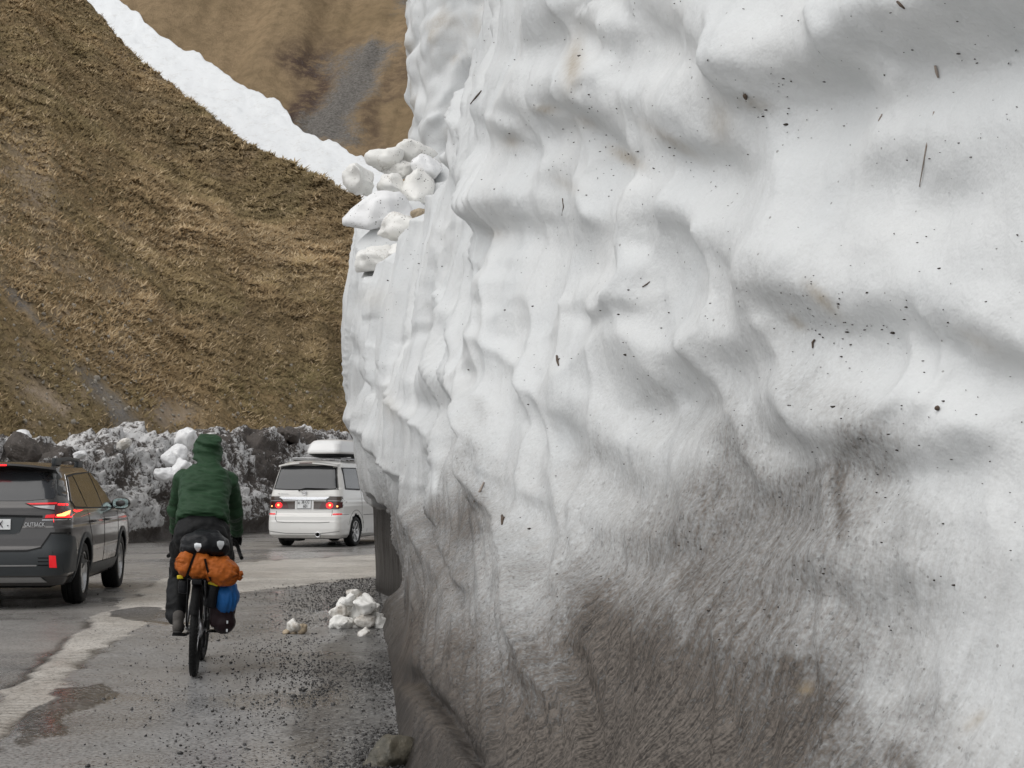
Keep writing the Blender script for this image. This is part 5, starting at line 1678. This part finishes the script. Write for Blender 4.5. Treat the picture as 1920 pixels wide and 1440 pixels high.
    rb.matrix_world = root.matrix_basis @ Matrix.Translation((.22, -.85, 2.0))
    tag(rb, 'white plastic roof box on top of the white minivan', 'roof box')
    S2 = [(.075, -.98, 1.0, .38, (.15, .12), (.25, .3), 0), (.10, -1.02, 1.04, .405, (.15, .14), (.25, .3), 0), (.16, -1.01, 1.02, .40, (.15, .14), (.25, .3), 0), (.30, -.95, .90, .37, (.18, .18), (.25, .3), 0),
          (.37, -.86, .70, .33, (.2, .2), (.25, .3), 0), (.40, -.7, .45, .25, (.2, .2), (.2, .2), 0), (.405, -.4, .1, .12, (.1, .1), (.1, .1), 0)]
    obj('lid', shell(S2, 22), M['box_white'], rb)
    S3 = [(.0, -.85, .86, .30, (.12, .12), (.25, .3), 0), (.05, -.96, .97, .36, (.15, .12), (.25, .3), 0), (.074, -.985, 1.0, .385, (.15, .12), (.25, .3), 0)]
    obj('base', shell(S3, 6), M['black_plastic'], rb)
    return root
white_van()
# ================================================================== cyclist and loaded bicycle
def cloth(name, c, rough=0.75, sheen=0.0, sc=26, bump=0.35, var=0.2, stretch=(1, 1, 3.2)):
    t = NT(name)
    P = t.coord('Object', stretch)
    f = t.noise(P, sc * 0.35, 3, 0.6)
    g = t.noise(t.coord('Object'), 320, 1, 0.5)
    t.b.inputs['Specular IOR Level'].default_value = 0.2
    t.set(Base_Color=t.mix(f, tuple(x * (1 - var) for x in c), tuple(x * (1 + var) for x in c)), Roughness=rough,
          Normal=t.bump(t.math('ADD', f, t.math('MULTIPLY', g, .15)), bump, 0.02))
    return t.m
M['green_jacket'] = cloth('green_rain_jacket', (0.021, 0.055, 0.025), 0.55, bump=0.4)
M['black_trousers'] = cloth('black_rain_trousers', (0.0045, 0.0048, 0.0052), 0.55, stretch=(1.5, 1.5, 1), bump=0.5)
M['glove'] = cloth('black_glove', (0.012, 0.012, 0.012), 0.7)
M['shoe'] = cloth('grey_shoe', (0.085, 0.078, 0.072), 0.7)
M['sole'] = simple('shoe_sole', (0.03, 0.028, 0.026), 0.8)
M['skin'] = simple('skin', (0.48, 0.30, 0.22), 0.55)
M['black_bag'] = cloth('black_dry_bag', (0.008, 0.0085, 0.010), 0.30, bump=0.3)
M['orange_sack'] = cloth('orange_stuff_sack', (0.40, 0.105, 0.016), 0.45, sc=34, bump=0.5, var=0.25, stretch=(.8, 3, 3))
M['blue_bag'] = cloth('blue_pannier_cover', (0.018, 0.115, 0.34), 0.45, bump=0.4, stretch=(3, 3, .8))
M['maroon_bag'] = cloth('dark_maroon_bag', (0.020, 0.010, 0.012), 0.5)
M['yellow'] = simple('yellow_strap', (0.72, 0.56, 0.01), 0.5)
M['frame_paint'] = simple('dark_bike_frame', (0.022, 0.022, 0.024), 0.35, 0.3, 0.4)
M['steel'] = simple('spoke_steel', (0.45, 0.45, 0.46), 0.35, 0.9)
M['silver_patch'] = simple('reflective_patch', (0.62, 0.64, 0.65), 0.35, 0.3)
M['strap'] = simple('black_strap', (0.012, 0.011, 0.011), 0.7)

_rc = ground(363, 1268)
BM_ = Matrix.Translation(_rc) @ Euler((0, R(2.0), R(8.5))).to_matrix().to_4x4()
def root_on_bike(name):
    o = empty(name); o.matrix_world = BM_; return o

bike = root_on_bike('bicycle')
tag(bike, 'dark touring bicycle ridden by the person in the green jacket', 'bicycle')
def tb(name, segs, mat, parent=bike, seg=10):
    b = bmesh.new()
    for pts, r in segs: tube(b, pts, r, seg)
    return obj(name, b, M[mat], parent, autosmooth=40)
Rw = .345
def bike_wheel(y, steer=0.0):
    b = bmesh.new()
    lathe(b, [(-.055, .008), (-.055, .022), (-.03, .026), (-.028, .014), (.028, .014), (.03, .026), (.055, .022), (.055, .008)], 'X', 16)
    wh = obj('wheel', b, M['dark_alloy'], bike); wh.location = (0, y, Rw); wh.rotation_euler = (0, 0, steer)
    b = bmesh.new()
    prof = []
    n = 18
    for k in range(n + 1):
        a = 2 * math.pi * k / n
        prof.append((.029 * math.sin(a), Rw - .029 + .029 * math.cos(a)))
    prof[-1] = prof[0]
    lathe(b, prof, 'X', 64)
    # knobbly tread
    for k in range(72):
        a = 2 * math.pi * k / 72
        for s in (-1, 0, 1):
            ph = a + (0.5 if s == 0 else 0) * 2 * math.pi / 72
            rr_ = Rw - (.0005 if s == 0 else .008)
            c = Vector((s * .017, math.cos(ph) * rr_, math.sin(ph) * rr_))
            box(b, c, (.011, .012, .006), rot=Euler((ph - math.pi / 2, s * .6, 0)).to_matrix())
    obj('tyre', b, M['rubber'], wh, autosmooth=40)
    b = bmesh.new()
    lathe(b, [(-.014, .305), (-.015, .318), (.015, .318), (.014, .305), (0, .292), (-.014, .305)], 'X', 56)
    rm = obj('rim', b, M['dark_alloy'], wh, autosmooth=40)
    b = bmesh.new()
    for k in range(28):
        a = 2 * math.pi * k / 28
        s = 1 if k % 2 else -1
        a2 = a + (.35 if (k // 2) % 2 else -.35)
        tube(b, [(s * .028, math.cos(a2) * .024, math.sin(a2) * .024), (0, math.cos(a) * .30, math.sin(a) * .30)], .0016, 5, False)
    obj('spokes', b, M['steel'], wh)
bike_wheel(0); bike_wheel(1.07, R(-3))
tb('frame', [([(0, .43, .28), (0, .27, .80)], .017), ([(0, .28, .76), (0, .86, .84)], .018), ([(0, .43, .28), (0, .88, .76)], .021), ([(0, .855, .87), (0, .895, .74)], .022),
             ([(.03, .40, .285), (.062, .20, .31), (.066, 0, .345)], .011), ([(-.03, .40, .285), (-.062, .20, .31), (-.066, 0, .345)], .011),
             ([(.018, .29, .74), (.055, .10, .50), (.066, 0, .345)], .009), ([(-.018, .29, .74), (-.055, .10, .50), (-.066, 0, .345)], .009)], 'frame_paint')
tb('fork', [([(0, .895, .73), (.045, .92, .68), (.058, 1.02, .46), (.058, 1.07, .345)], .012), ([(0, .895, .73), (-.045, .92, .68), (-.058, 1.02, .46), (-.058, 1.07, .345)], .012)], 'frame_paint')
tb('seat_post', [([(0, .27, .80), (0, .235, .95)], .0145)], 'black_plastic')
b = bmesh.new()
sad = [(.03, .34, .965, .022), (.04, .25, .97, .03), (.07, .15, .975, .035), (.075, .07, .98, .03)]
for (w, y, z, h), (w2, y2, z2, h2) in zip(sad, sad[1:]): capsule(b, (0, y, z), (0, y2, z2), w, w2)
for v in b.verts: v.co.z = .975 + (v.co.z - .975) * .42
obj('saddle', b, M['black_plastic'], bike)
hb = []
for s in (-1, 1):
    hb.append(([(0, .955, .955), (s * .14, .955, .96), (s * .205, .965, .958), (s * .225, 1.03, .95), (s * .245, 1.065, .91), (s * .265, 1.05, .855), (s * .278, 1.0, .828), (s * .285, .92, .822)], .0155))
tb('handlebar', hb, 'rubber')
tb('stem', [([(0, .855, .87), (0, .85, .905)], .018), ([(0, .85, .90), (0, .955, .955)], .017)], 'black_plastic')
for s in (-1, 1):
    tb('brake_lever', [([(s * .232, 1.05, .955), (s * .236, 1.085, .985)], .019), ([(s * .236, 1.095, .975), (s * .25, 1.125, .91), (s * .262, 1.10, .85)], .008)], 'black_plastic')
b = bmesh.new(); lathe(b, [(.045, .03), (.045, .10), (.049, .105), (.053, .10), (.053, .03)], 'X', 40, (0, .43, .28)); obj('chainring', b, M['dark_alloy'], bike)
b = bmesh.new(); lathe(b, [(.030, .02), (.030, .075), (.052, .04), (.058, .02)], 'X', 32, (0, 0, .345)); obj('cassette', b, M['steel'], bike)
tb('chain', [([(.047, .43, .38), (.047, 0, .40)], .005), ([(.047, .43, .18), (.05, .05, .22), (.05, -.01, .30)], .005)], 'dark_alloy', seg=6)
tb('derailleur', [([(.06, 0, .33), (.062, .01, .27), (.055, .04, .21)], .012)], 'black_plastic')
for s, dy in ((-1, -.165), (1, .165)):
    tb('crank', [([(s * .06, .43, .28), (s * .085, .43 + dy, .275)], .013)], 'dark_alloy')
    b = bmesh.new(); box(b, (s * .135, .43 + dy, .275), (.095, .085, .018), bevel=.004); obj('pedal', b, M['black_plastic'], bike)
rk_ = []
for s in (-1, 1):
    rk_ += [([(s * .06, .22, .71), (s * .06, -.20, .715)], .006), ([(s * .07, 0, .36), (s * .065, -.04, .71)], .006), ([(s * .07, 0, .36), (s * .065, -.15, .71)], .006)]
for y in (-.20, -.05, .08, .2): rk_.append(([(-.06, y, .714), (.06, y, .714)], .006))
tb('rack', rk_, 'black_plastic', seg=8)
b = bmesh.new()
mg = []
for k in range(25):
    a = R(35 + k * 5.2)
    mg.append([b.verts.new((x, math.cos(a) * r_, Rw + math.sin(a) * r_)) for x, r_ in ((-.033, .362), (-.026, .374), (0, .378), (.026, .374), (.033, .362))])
for p, q in zip(mg, mg[1:]):
    for k in range(4): b.faces.new((p[k], p[k + 1], q[k + 1], q[k]))
bmesh.ops.solidify(b, geom=b.faces[:], thickness=.002)
obj('mudguard', b, M['black_plastic'], bike)
b = bmesh.new(); box(b, (0, -.215, .695), (.07, .02, .035), bevel=.005); obj('rear_lamp', b, M['black_plastic'], bike)

# ------------------------------------------------------------------ the rider
per = root_on_bike('person')
tag(per, 'person in dark green hooded rain jacket and black trousers riding a bicycle', 'person')
# body inside the clothes: head with face, neck, torso
b = bmesh.new()
ellipsoid(b, (0, .60, 1.665), (.075, .095, .115), Euler((R(-18), 0, 0)).to_matrix(), 3)
ellipsoid(b, (0, .645, 1.625), (.055, .06, .07), None, 3)
capsule(b, (0, .69, 1.665), (0, .712, 1.64), .012, .017)          # nose
ellipsoid(b, (0, .694, 1.605), (.024, .012, .010), None, 2)       # mouth
for s in (-1, 1):
    ellipsoid(b, (s * .078, .595, 1.66), (.012, .022, .034), None, 2)
    ellipsoid(b, (s * .032, .682, 1.682), (.016, .010, .010), None, 2)
capsule(b, (0, .52, 1.50), (0, .57, 1.60), .06, .055)
capsule(b, (0, .28, 1.12), (0, .46, 1.42), .12, .125)
link_mesh('body', fuse(b, .012, 3), M['skin'], per)
# jacket with arms and hood
b = bmesh.new()
def ring_loft(b, rings, seg=28):
    rr_ = []
    for (c, rx, ry, tilt) in rings:
        c = Vector(c); ring = []
        for k in range(seg):
            a = 2 * math.pi * k / seg
            v = Vector((math.copysign(abs(math.cos(a)) ** .8, math.cos(a)) * rx, math.copysign(abs(math.sin(a)) ** .8, math.sin(a)) * ry, 0))
            v.rotate(Euler((tilt, 0, 0)))
            ring.append(b.verts.new(c + v))
        rr_.append(ring)
    for p, q in zip(rr_, rr_[1:]):
        for k in range(seg): b.faces.new((p[k], p[(k + 1) % seg], q[(k + 1) % seg], q[k]))
    b.faces.new(rr_[0][::-1]); b.faces.new(rr_[-1])
T = R(-32)
ring_loft(b, [((0, .205, 1.105), .195, .150, T), ((0, .235, 1.16), .196, .152, T), ((0, .29, 1.25), .185, .145, T), ((0, .355, 1.34), .192, .145, T), ((0, .42, 1.42), .195, .14, T), ((0, .465, 1.475), .17, .12, T), ((0, .50, 1.515), .115, .10, T), ((0, .53, 1.55), .085, .09, T)])
for s in (-1, 1):
    ellipsoid(b, (s * .165, .455, 1.43), (.078, .085, .08), None, 3)
    capsule(b, (s * .175, .47, 1.425), (s * .222, .66, 1.20), .074, .062)
    capsule(b, (s * .222, .66, 1.20), (s * .236, .93, 1.035), .062, .048)
    capsule(b, (s * .225, .64, 1.19), (s * .228, .70, 1.16), .068, .060)
ellipsoid(b, (0, .575, 1.665), (.112, .115, .126), Euler((R(-12), 0, 0)).to_matrix(), 3)
ellipsoid(b, (0, .53, 1.58), (.10, .09, .07), None, 3)
ellipsoid(b, (0, .63, 1.72), (.094, .10, .062), None, 3)
jm = fuse(b, .011, 3)
def jac(co, no):
    x, y, z = co.T
    body = np.exp(-(x / .17) ** 4)
    w1 = fbm(x * 4 + .6 * vnoise(z * 9, x * 3, seed=6), z * 34, y * 9, oct=3, seed=7)
    w2 = 1 - np.abs(fbm(x * 3.5, z * 22 + x * 5, y * 6, oct=2, seed=8))
    arm = fbm(x * 16, z * 20, y * 20, oct=2, seed=9)
    d = body * (0.013 * w1 + 0.024 * (w2 - .6)) + (1 - body) * 0.010 * arm
    hem = np.exp(-((z - 1.135) / .012) ** 2) * (np.abs(x) < .21) * (y < .30)
    return d - 0.005 * hem
displace(jm, jac)
jk = link_mesh('jacket', jm, M['green_jacket'], per)
# hood brim and adjuster tab, cuffs
b = bmesh.new()
tube(b, [(.094 * math.cos(R(a)), .665 + .02 * math.sin(R(a)), 1.645 + .115 * math.sin(R(a))) for a in range(-30, 211, 12)], .009, 8)
obj('hood_brim', b, M['green_jacket'], jk)
b = bmesh.new(); box(b, (0, .462, 1.652), (.075, .010, .020), rot=Euler((R(-8), 0, 0)).to_matrix(), bevel=.004); obj('hood_tab', b, M['green_jacket'], jk)
for s in (-1, 1):
    b = bmesh.new(); tube(b, [(s * .2358, .905, 1.05), (s * .2365, .945, 1.027)], .053, 14); obj('cuff', b, M['green_jacket'], jk)
# trousers
b = bmesh.new()
ellipsoid(b, (0, .175, 1.035), (.205, .165, .145), Euler((R(-18), 0, 0)).to_matrix(), 3)
for s in (-1, 1): ellipsoid(b, (s * .09, .12, 1.00), (.112, .12, .12), None, 3)
capsule(b, (-.11, .20, .97), (-.165, .50, .72), .112, .088)
capsule(b, (-.165, .50, .72), (-.172, .33, .42), .086, .082)
capsule(b, (-.172, .34, .46), (-.168, .30, .40), .080, .066)
capsule(b, (.11, .20, .97), (.150, .60, .83), .112, .088)
capsule(b, (.150, .60, .83), (.140, .62, .44), .086, .080)
capsule(b, (.140, .62, .48), (.138, .62, .42), .078, .066)
tm = fuse(b, .012, 3)
def tro(co, no):
    x, y, z = co.T
    return 0.010 * fbm(x * 9, z * 11, y * 9, oct=3, seed=12) + 0.009 * (1 - np.abs(fbm(x * 5, z * 14 + y * 6, y * 5, oct=2, seed=13)) - .6)
displace(tm, tro)
link_mesh('trousers', tm, M['black_trousers'], per)
def shoe(s, y0):
    x = s * .145
    b = bmesh.new()
    ellipsoid(b, (x, y0 - .07, .335), (.040, .050, .050), None, 3)
    ellipsoid(b, (x, y0 + .02, .330), (.044, .09, .042), None, 3)
    ellipsoid(b, (x + s * .004, y0 + .11, .318), (.048, .075, .034), None, 3)
    capsule(b, (x, y0 - .055, .35), (x, y0 - .045, .41), .040, .046)
    sh_ = link_mesh('shoe', fuse(b, .008, 3), M['shoe'], per)
    b = bmesh.new()
    ellipsoid(b, (x, y0 - .07, .297), (.040, .052, .013), None, 3); ellipsoid(b, (x, y0 + .02, .296), (.040, .10, .012), None, 3); ellipsoid(b, (x + s * .004, y0 + .11, .296), (.047, .078, .012), None, 3)
    link_mesh('sole', fuse(b, .006, 2), M['sole'], sh_)
shoe(-1, .305); shoe(1, .625)
def hand(s):
    b = bmesh.new()
    wx, wy, wz = s * .236, .955, 1.015
    ellipsoid(b, (wx, wy + .015, wz - .008), (.033, .035, .028), None, 2)
    ellipsoid(b, (wx, wy + .062, wz - .016), (.040, .044, .022), Euler((R(-14), 0, 0)).to_matrix(), 3)     # palm over the lever hood
    for k, (dx, L) in enumerate([(-.030, .9), (-.010, 1.0), (.010, .96), (.029, .80)]):
        x0 = wx + s * dx
        p = [Vector((x0, wy + .095, wz - .022)), Vector((x0 + s * .004, wy + .095 + .038 * L, wz - .045)), Vector((x0 + s * .005, wy + .090 + .040 * L, wz - .045 - .034 * L)), Vector((x0 + s * .003, wy + .080 + .026 * L, wz - .052 - .052 * L))]
        for q0, q1, r0, r1 in zip(p, p[1:], (.0105, .010, .009), (.010, .009, .008)): capsule(b, q0, q1, r0, r1, 10)
    capsule(b, (wx - s * .030, wy + .045, wz - .020), (wx - s * .050, wy + .078, wz - .036), .0135, .0115, 10)   # thumb leaves the inner side
    capsule(b, (wx - s * .050, wy + .078, wz - .036), (wx - s * .046, wy + .102, wz - .060), .0112, .009, 10)
    link_mesh('glove', fuse(b, .0045, 2), M['glove'], per)
hand(-1); hand(1)

# ------------------------------------------------------------------ luggage, each a thing of its own strapped on the bicycle
sb = root_on_bike('saddle_bag')
tag(sb, 'black dry bag with two silver patches strapped on top of the orange sack', 'bag')
b = bmesh.new()
ellipsoid(b, (.03, -.08, .965), (.165, .13, .095), Euler((0, R(3), 0)).to_matrix(), 3)
ellipsoid(b, (.11, -.07, .95), (.105, .13, .095), None, 3)
ellipsoid(b, (-.03, -.08, .94), (.115, .12, .075), Euler((0, R(-12), 0)).to_matrix(), 3)
capsule(b, (.0, -.06, 1.025), (.11, -.06, 1.035), .045, .032)
bmsh = fuse(b, .010, 2)
displace(bmsh, lambda co, no: 0.010 * (1 - np.abs(fbm(co[:, 0] * 7, co[:, 2] * 9, co[:, 1] * 7, oct=2, seed=21)) - .6) + .006 * fbm(co[:, 0] * 14, co[:, 2] * 14, co[:, 1] * 14, oct=2, seed=22))
link_mesh('bag', bmsh, M['black_bag'], sb)
_bv = BVHTree.FromPolygons([tuple(v.co) for v in bmsh.vertices], [tuple(p.vertices) for p in bmsh.polygons])
for cx, cz in ((-.005, .945), (.155, .965)):
    patch(_bv, [(cx - .026, cz + .022), (cx - .012, cz + .030), (cx + .022, cz + .026), (cx + .026, cz + .006), (cx + .010, cz - .030), (cx - .004, cz - .034), (cx - .024, cz - .004)], 'B', .004, 'reflective_patch', M['silver_patch'], sb, cell=.015)
os_ = root_on_bike('stuff_sack')
tag(os_, 'bright orange stuff sack strapped across the bicycle rack', 'bag')
b = bmesh.new()
A0, A1 = Vector((-.150, -.13, .840)), Vector((.290, -.13, .750))
prof = [(0, .012), (.01, .05), (.05, .088), (.14, .100), (.30, .098), (.38, .104), (.44, .090), (.485, .060), (.500, .028), (.505, .014), (.525, .022), (.53, .008)]
ax = (A1 - A0).normalized()
L0 = (A1 - A0).length
rings_p = [A0 + ax * (h / .53 * (L0 + .02)) for h, r in prof]
dense_p, dense_r = [], []
for (p, q, (h0, r0), (h1, r1)) in zip(rings_p, rings_p[1:], prof, prof[1:]):
    k = max(1, int((q - p).length / .008))
    for j in range(k):
        dense_p.append(p.lerp(q, j / k)); dense_r.append(r0 + (r1 - r0) * j / k)
dense_p.append(rings_p[-1]); dense_r.append(prof[-1][1])
tube(b, dense_p, dense_r, 48)
om = bpy.data.meshes.new('sack'); bmesh.ops.recalc_face_normals(b, faces=b.faces[:]); b.to_mesh(om); b.free()
def orn(co, no):
    s_ = (co - np.array(A0)) @ np.array(ax)
    ang = np.arctan2(co[:, 2] - (A0.z + s_ * ax.z), co[:, 1] + .13)
    g = sstep(.34, .47, s_) + sstep(.10, 0.0, s_)          # gathered ends: folds along the axis
    d = 0.009 * g * (1 - np.abs(vnoise(ang * 5.5, s_ * 3, seed=4)) * 2) + 0.012 * fbm(s_ * 18 + .8 * vnoise(ang * 2, s_, seed=2), ang * 2.2, oct=3, seed=5)
    strap_ = np.exp(-((s_ - .105) / .014) ** 2) + np.exp(-((s_ - .225) / .014) ** 2)
    return d - .014 * strap_
displace(om, orn)
link_mesh('sack', om, M['orange_sack'], os_)
for s0, tl in ((.105, .03), (.225, -.03)):
    c = A0 + ax * s0
    b = bmesh.new()
    n = 36
    for dx in (-.008,):
        vs_ = []
        for k in range(n):
            a = 2 * math.pi * k / n
            p = c + Vector((ax.z * 0, math.cos(a) * .1015, math.sin(a) * .1015)) + Vector((tl * math.sin(a), 0, 0))
            vs_.append([b.verts.new(p + ax * .0085), b.verts.new(p - ax * .0085)])
        for k in range(n): b.faces.new((vs_[k][0], vs_[(k + 1) % n][0], vs_[(k + 1) % n][1], vs_[k][1]))
    bmesh.ops.solidify(b, geom=b.faces[:], thickness=.004)
    obj('strap', b, M['strap'], os_)
pn = root_on_bike('pannier')
tag(pn, 'pannier with blue cover over a dark bottom on the right of the wheel', 'pannier')
b = bmesh.new()
ellipsoid(b, (.185, .10, .50), (.095, .145, .165), None, 3); box(b, (.18, .10, .48), (.17, .25, .26), bevel=.04)
ellipsoid(b, (.20, .08, .39), (.085, .13, .085), None, 3)
pm = fuse(b, .010, 3)
displace(pm, lambda co, no: .007 * fbm(co[:, 0] * 12, co[:, 2] * 8, co[:, 1] * 12, oct=3, seed=31))
link_mesh('pouch', pm, M['maroon_bag'], pn)
b = bmesh.new()
ellipsoid(b, (.205, .02, .575), (.095, .13, .120), None, 3); box(b, (.195, .04, .60), (.165, .22, .18), bevel=.05)
pm = fuse(b, .010, 3)
displace(pm, lambda co, no: .008 * (1 - 2 * np.abs(vnoise(co[:, 0] * 34 + co[:, 1] * 12, co[:, 2] * 4, seed=33))))
link_mesh('cover', pm, M['blue_bag'], pn)
b = bmesh.new()
box(b, (.105, -.02, .60), (.095, .16, .20), rot=Euler((0, R(8), 0)).to_matrix(), bevel=.03)
obj('side_pocket', b, M['black_bag'], pn)
b = bmesh.new(); box(b, (.115, -.105, .685), (.075, .035, .032), rot=Euler((0, R(14), 0)).to_matrix(), bevel=.006); obj('buckle', b, M['yellow'], pn)
for z in (.40, .34):
    b = bmesh.new(); box(b, (.225, -.045, z), (.012, .012, .022), bevel=.002); obj('clip', b, M['silver_patch'], pn)
sp_ = root_on_bike('rack_pouch')
tag(sp_, 'small black pouch with yellow clip on the left of the bicycle rack', 'bag')
b = bmesh.new(); box(b, (-.10, -.02, .655), (.075, .16, .11), bevel=.025)
pm = fuse(b, .010, 3)
link_mesh('pouch', pm, M['black_bag'], sp_)
b = bmesh.new(); box(b, (-.125, -.09, .722), (.044, .034, .026), rot=Euler((0, R(-4), 0)).to_matrix(), bevel=.005); obj('clip', b, M['yellow'], sp_)
# ================================================================== small things
def merged(name, base_bms, P, S, ROT, mat, seedpick):
    """many tiny pieces joined: base meshes (list of (V,F)) copied to points"""
    Vs, Fs, off = [], [], 0
    for i, (p, s, r) in enumerate(zip(P, S, ROT)):
        V, Fc = base_bms[seedpick[i]]
        M3 = np.array(Euler(tuple(r)).to_matrix())
        Vs.append((V * s) @ M3.T + p); Fs.append(Fc + off); off += len(V)
    return mesh_arrays(name, np.concatenate(Vs), np.concatenate(Fs), mat, smooth=False)
def base_stone(seed, sub=1, squash=(1, .8, .6)):
    bm = rough_stone(1.0, seed, sub, .2, squash)
    bmesh.ops.triangulate(bm, faces=bm.faces[:])
    V = np.array([v.co[:] for v in bm.verts]); bm.verts.index_update()
    Fc = np.array([[v.index for v in f.verts] for f in bm.faces]); bm.free()
    return V, Fc
rg = np.random.default_rng(77)
stones = [base_stone(500 + k) for k in range(6)]
# grit on the shoulder, thick along the foot of the wall
pts, siz = [], []
while len(pts) < 24000:
    py = rg.uniform(1085, 1475); u = rg.uniform(0, 1)
    edge = np.interp(py, [1085, 1130, 1210, 1300, 1400, 1475], [705, 712, 735, 742, 752, 775])
    if rg.uniform() < .78: px = edge - abs(rg.normal(0, 95)) + 4
    else: px = edge - abs(rg.normal(0, 230)) - 20
    # near ones take more pixels: keep area density even
    if rg.uniform() > ((py - 907) / 570) ** -1.2 * .25: continue
    if px < 150 or (px < 330 and py < 1180 and rg.uniform() < .7): continue
    pts.append(ground(px, py)[:])
    siz.append(rg.choice([.0045, .007, .010, .015], p=[.55, .32, .10, .03]) * rg.uniform(.7, 1.3))
P = np.array(pts); S_ = np.array(siz)
P[:, 2] = 0.004 + S_ * .25
g2 = merged('gravel', stones, P, S_, rg.uniform(0, 6.28, (len(P), 3)) * np.array([.15, .15, 1]), M['grit'], rg.integers(0, 6, len(P)))
tag(g2, 'dark wet grit scattered over the road shoulder beside the snow wall', 'gravel', kind='stuff')
# stones on the hillside
hx = rg.uniform(-150, 700, 900); ht = np.abs(rg.normal(0, .14, 900)) + .01
hx[:260] = rg.normal(215, 70, 260); ht[:260] = np.abs(rg.normal(.10, .05, 260))
hp_ = hill_pt(hx, ht)
hs = rg.choice([.05, .08, .13], 900, p=[.65, .28, .07]) * rg.uniform(.7, 1.3, 900)
M['pale_stone'] = mat_stone('pale_hill_stone', (0.20, 0.175, 0.14), (0.40, 0.36, 0.30))
g3 = merged('scree', stones, hp_ + [0, 0, .03], hs, rg.uniform(0, 6.28, (900, 3)) * np.array([.3, .3, 1]), M['pale_stone'], rg.integers(0, 6, 900))
tag(g3, 'pale loose stones lying on the lower brown hillside', 'scree', kind='stuff')
# crumbs of plant matter melted out of the wall
pts, siz, rot = [], [], []
cl_ = [(1545, 590, 60, 45), (1560, 880, 90, 90), (1500, 1010, 120, 120), (1060, 250, 60, 60), (1170, 300, 60, 30), (1600, 620, 60, 30), (1090, 130, 40, 70), (700, 340, 50, 40), (730, 480, 50, 30), (820, 60, 20, 50), (1250, 650, 120, 60), (1420, 190, 60, 40)]
tries = 0
while len(pts) < 620 and tries < 6000:
    tries += 1
    if rg.uniform() < .55:
        c = cl_[rg.integers(0, len(cl_))]; px, py = rg.normal(c[0], c[2]), rg.normal(c[1], c[3])
    else:
        px, py = rg.uniform(680, 1920), rg.uniform(0, 1200)
    if not (640 < px < 1960 and -20 < py < 1400): continue
    p, n = wall_hit(px, py)
    if p is None: continue
    q = n.to_track_quat('Z', 'Y').to_euler()
    pts.append((p + n * .002)[:]); siz.append(rg.choice([.0035, .0055, .008, .012], p=[.50, .36, .12, .02]) * .8 * (p.y / 6.5) ** .5); rot.append((q.x, q.y, q.z + rg.uniform(0, 3)))
crumbs = [base_stone(600 + k, 1, (1.7, .6, .35)) for k in range(5)]
g4 = merged('plant_debris', crumbs, np.array(pts), np.array(siz), np.array(rot), M['speck'], rg.integers(0, 5, len(pts)))
tag(g4, 'tiny dark specks of plant debris frozen into the snow wall', 'debris', kind='stuff')
# twigs one can pick out on the wall
TW = [((1752, 210), (1738, 275), (1725, 350), .0030, 'pale_twig', 'long thin pale twig stuck upright on the right of the snow wall'),
      ((1755, 122), (1758, 135), (1761, 146), .0055, 'pale_twig', 'short grey stick above the long pale twig on the snow wall'),
      ((1684, 3), (1691, 9), (1698, 15), .0050, 'bark', 'short dark twig at the top edge of the snow wall'),
      ((1529, 637), (1525, 643), (1525, 653), .0042, 'bark', 'tiny black curved twig in the middle of the snow wall'),
      ((1055, 372), (1057, 388), (1054, 404), .0022, 'bark', 'thin dark hair-like twig below the overhanging bowl'),
      ((883, 195), (893, 182), (903, 170), .0030, 'bark', 'thin twig poking from the wall beside the tall snow edge'),
      ((890, 940), (900, 922), (908, 905), .0045, 'pale_twig', 'brown leaning twig low on the fluted part of the wall'),
      ((942, 968), (943, 975), (942, 984), .0055, 'bark', 'small black stub on the pale melt ridge'),
      ((1045, 668), (1046, 677), (1048, 686), .0045, 'bark', 'small brown curled leaf stalk near the centre ridge'),
      ((1648, 228), (1652, 220), (1655, 214), .0028, 'pale_twig', 'short thin stalk left of the long pale twig'),
      ((1205, 538), (1213, 533), (1219, 528), .0022, 'bark', 'fine bent stalk under the rounded snow ridge'),
      ((1757, 770), (1760, 767), (1763, 764), .0085, 'bark', 'small brown bark flake on the white bulge at the right'),
      ((1398, 176), (1399, 179), (1401, 184), .0080, 'bark', 'brown star shaped leaf scrap under the upper overhang')]
for a, m_, c, r, mt, lb in TW:
    pp = []
    for q in (a, m_, c):
        p, n = wall_hit(*q)
        if p is not None: pp.append(p + n * r * .8)
    if len(pp) < 2: continue
    b = bmesh.new()
    k = pp[0].y / 5.0
    tube(b, pp, [r * .8 * k, r * k, r * .55 * k][:len(pp)], 6)
    if (pp[-1] - pp[0]).length > .12:
        d = pp[1] - pp[0]
        tube(b, [pp[1], pp[1] + Vector((.012, -.006, .012))], [r * .7 * k, r * .3 * k], 5)
    tag(obj('twig', b, M[mt]), lb, 'twig', 'twigs on the snow wall')
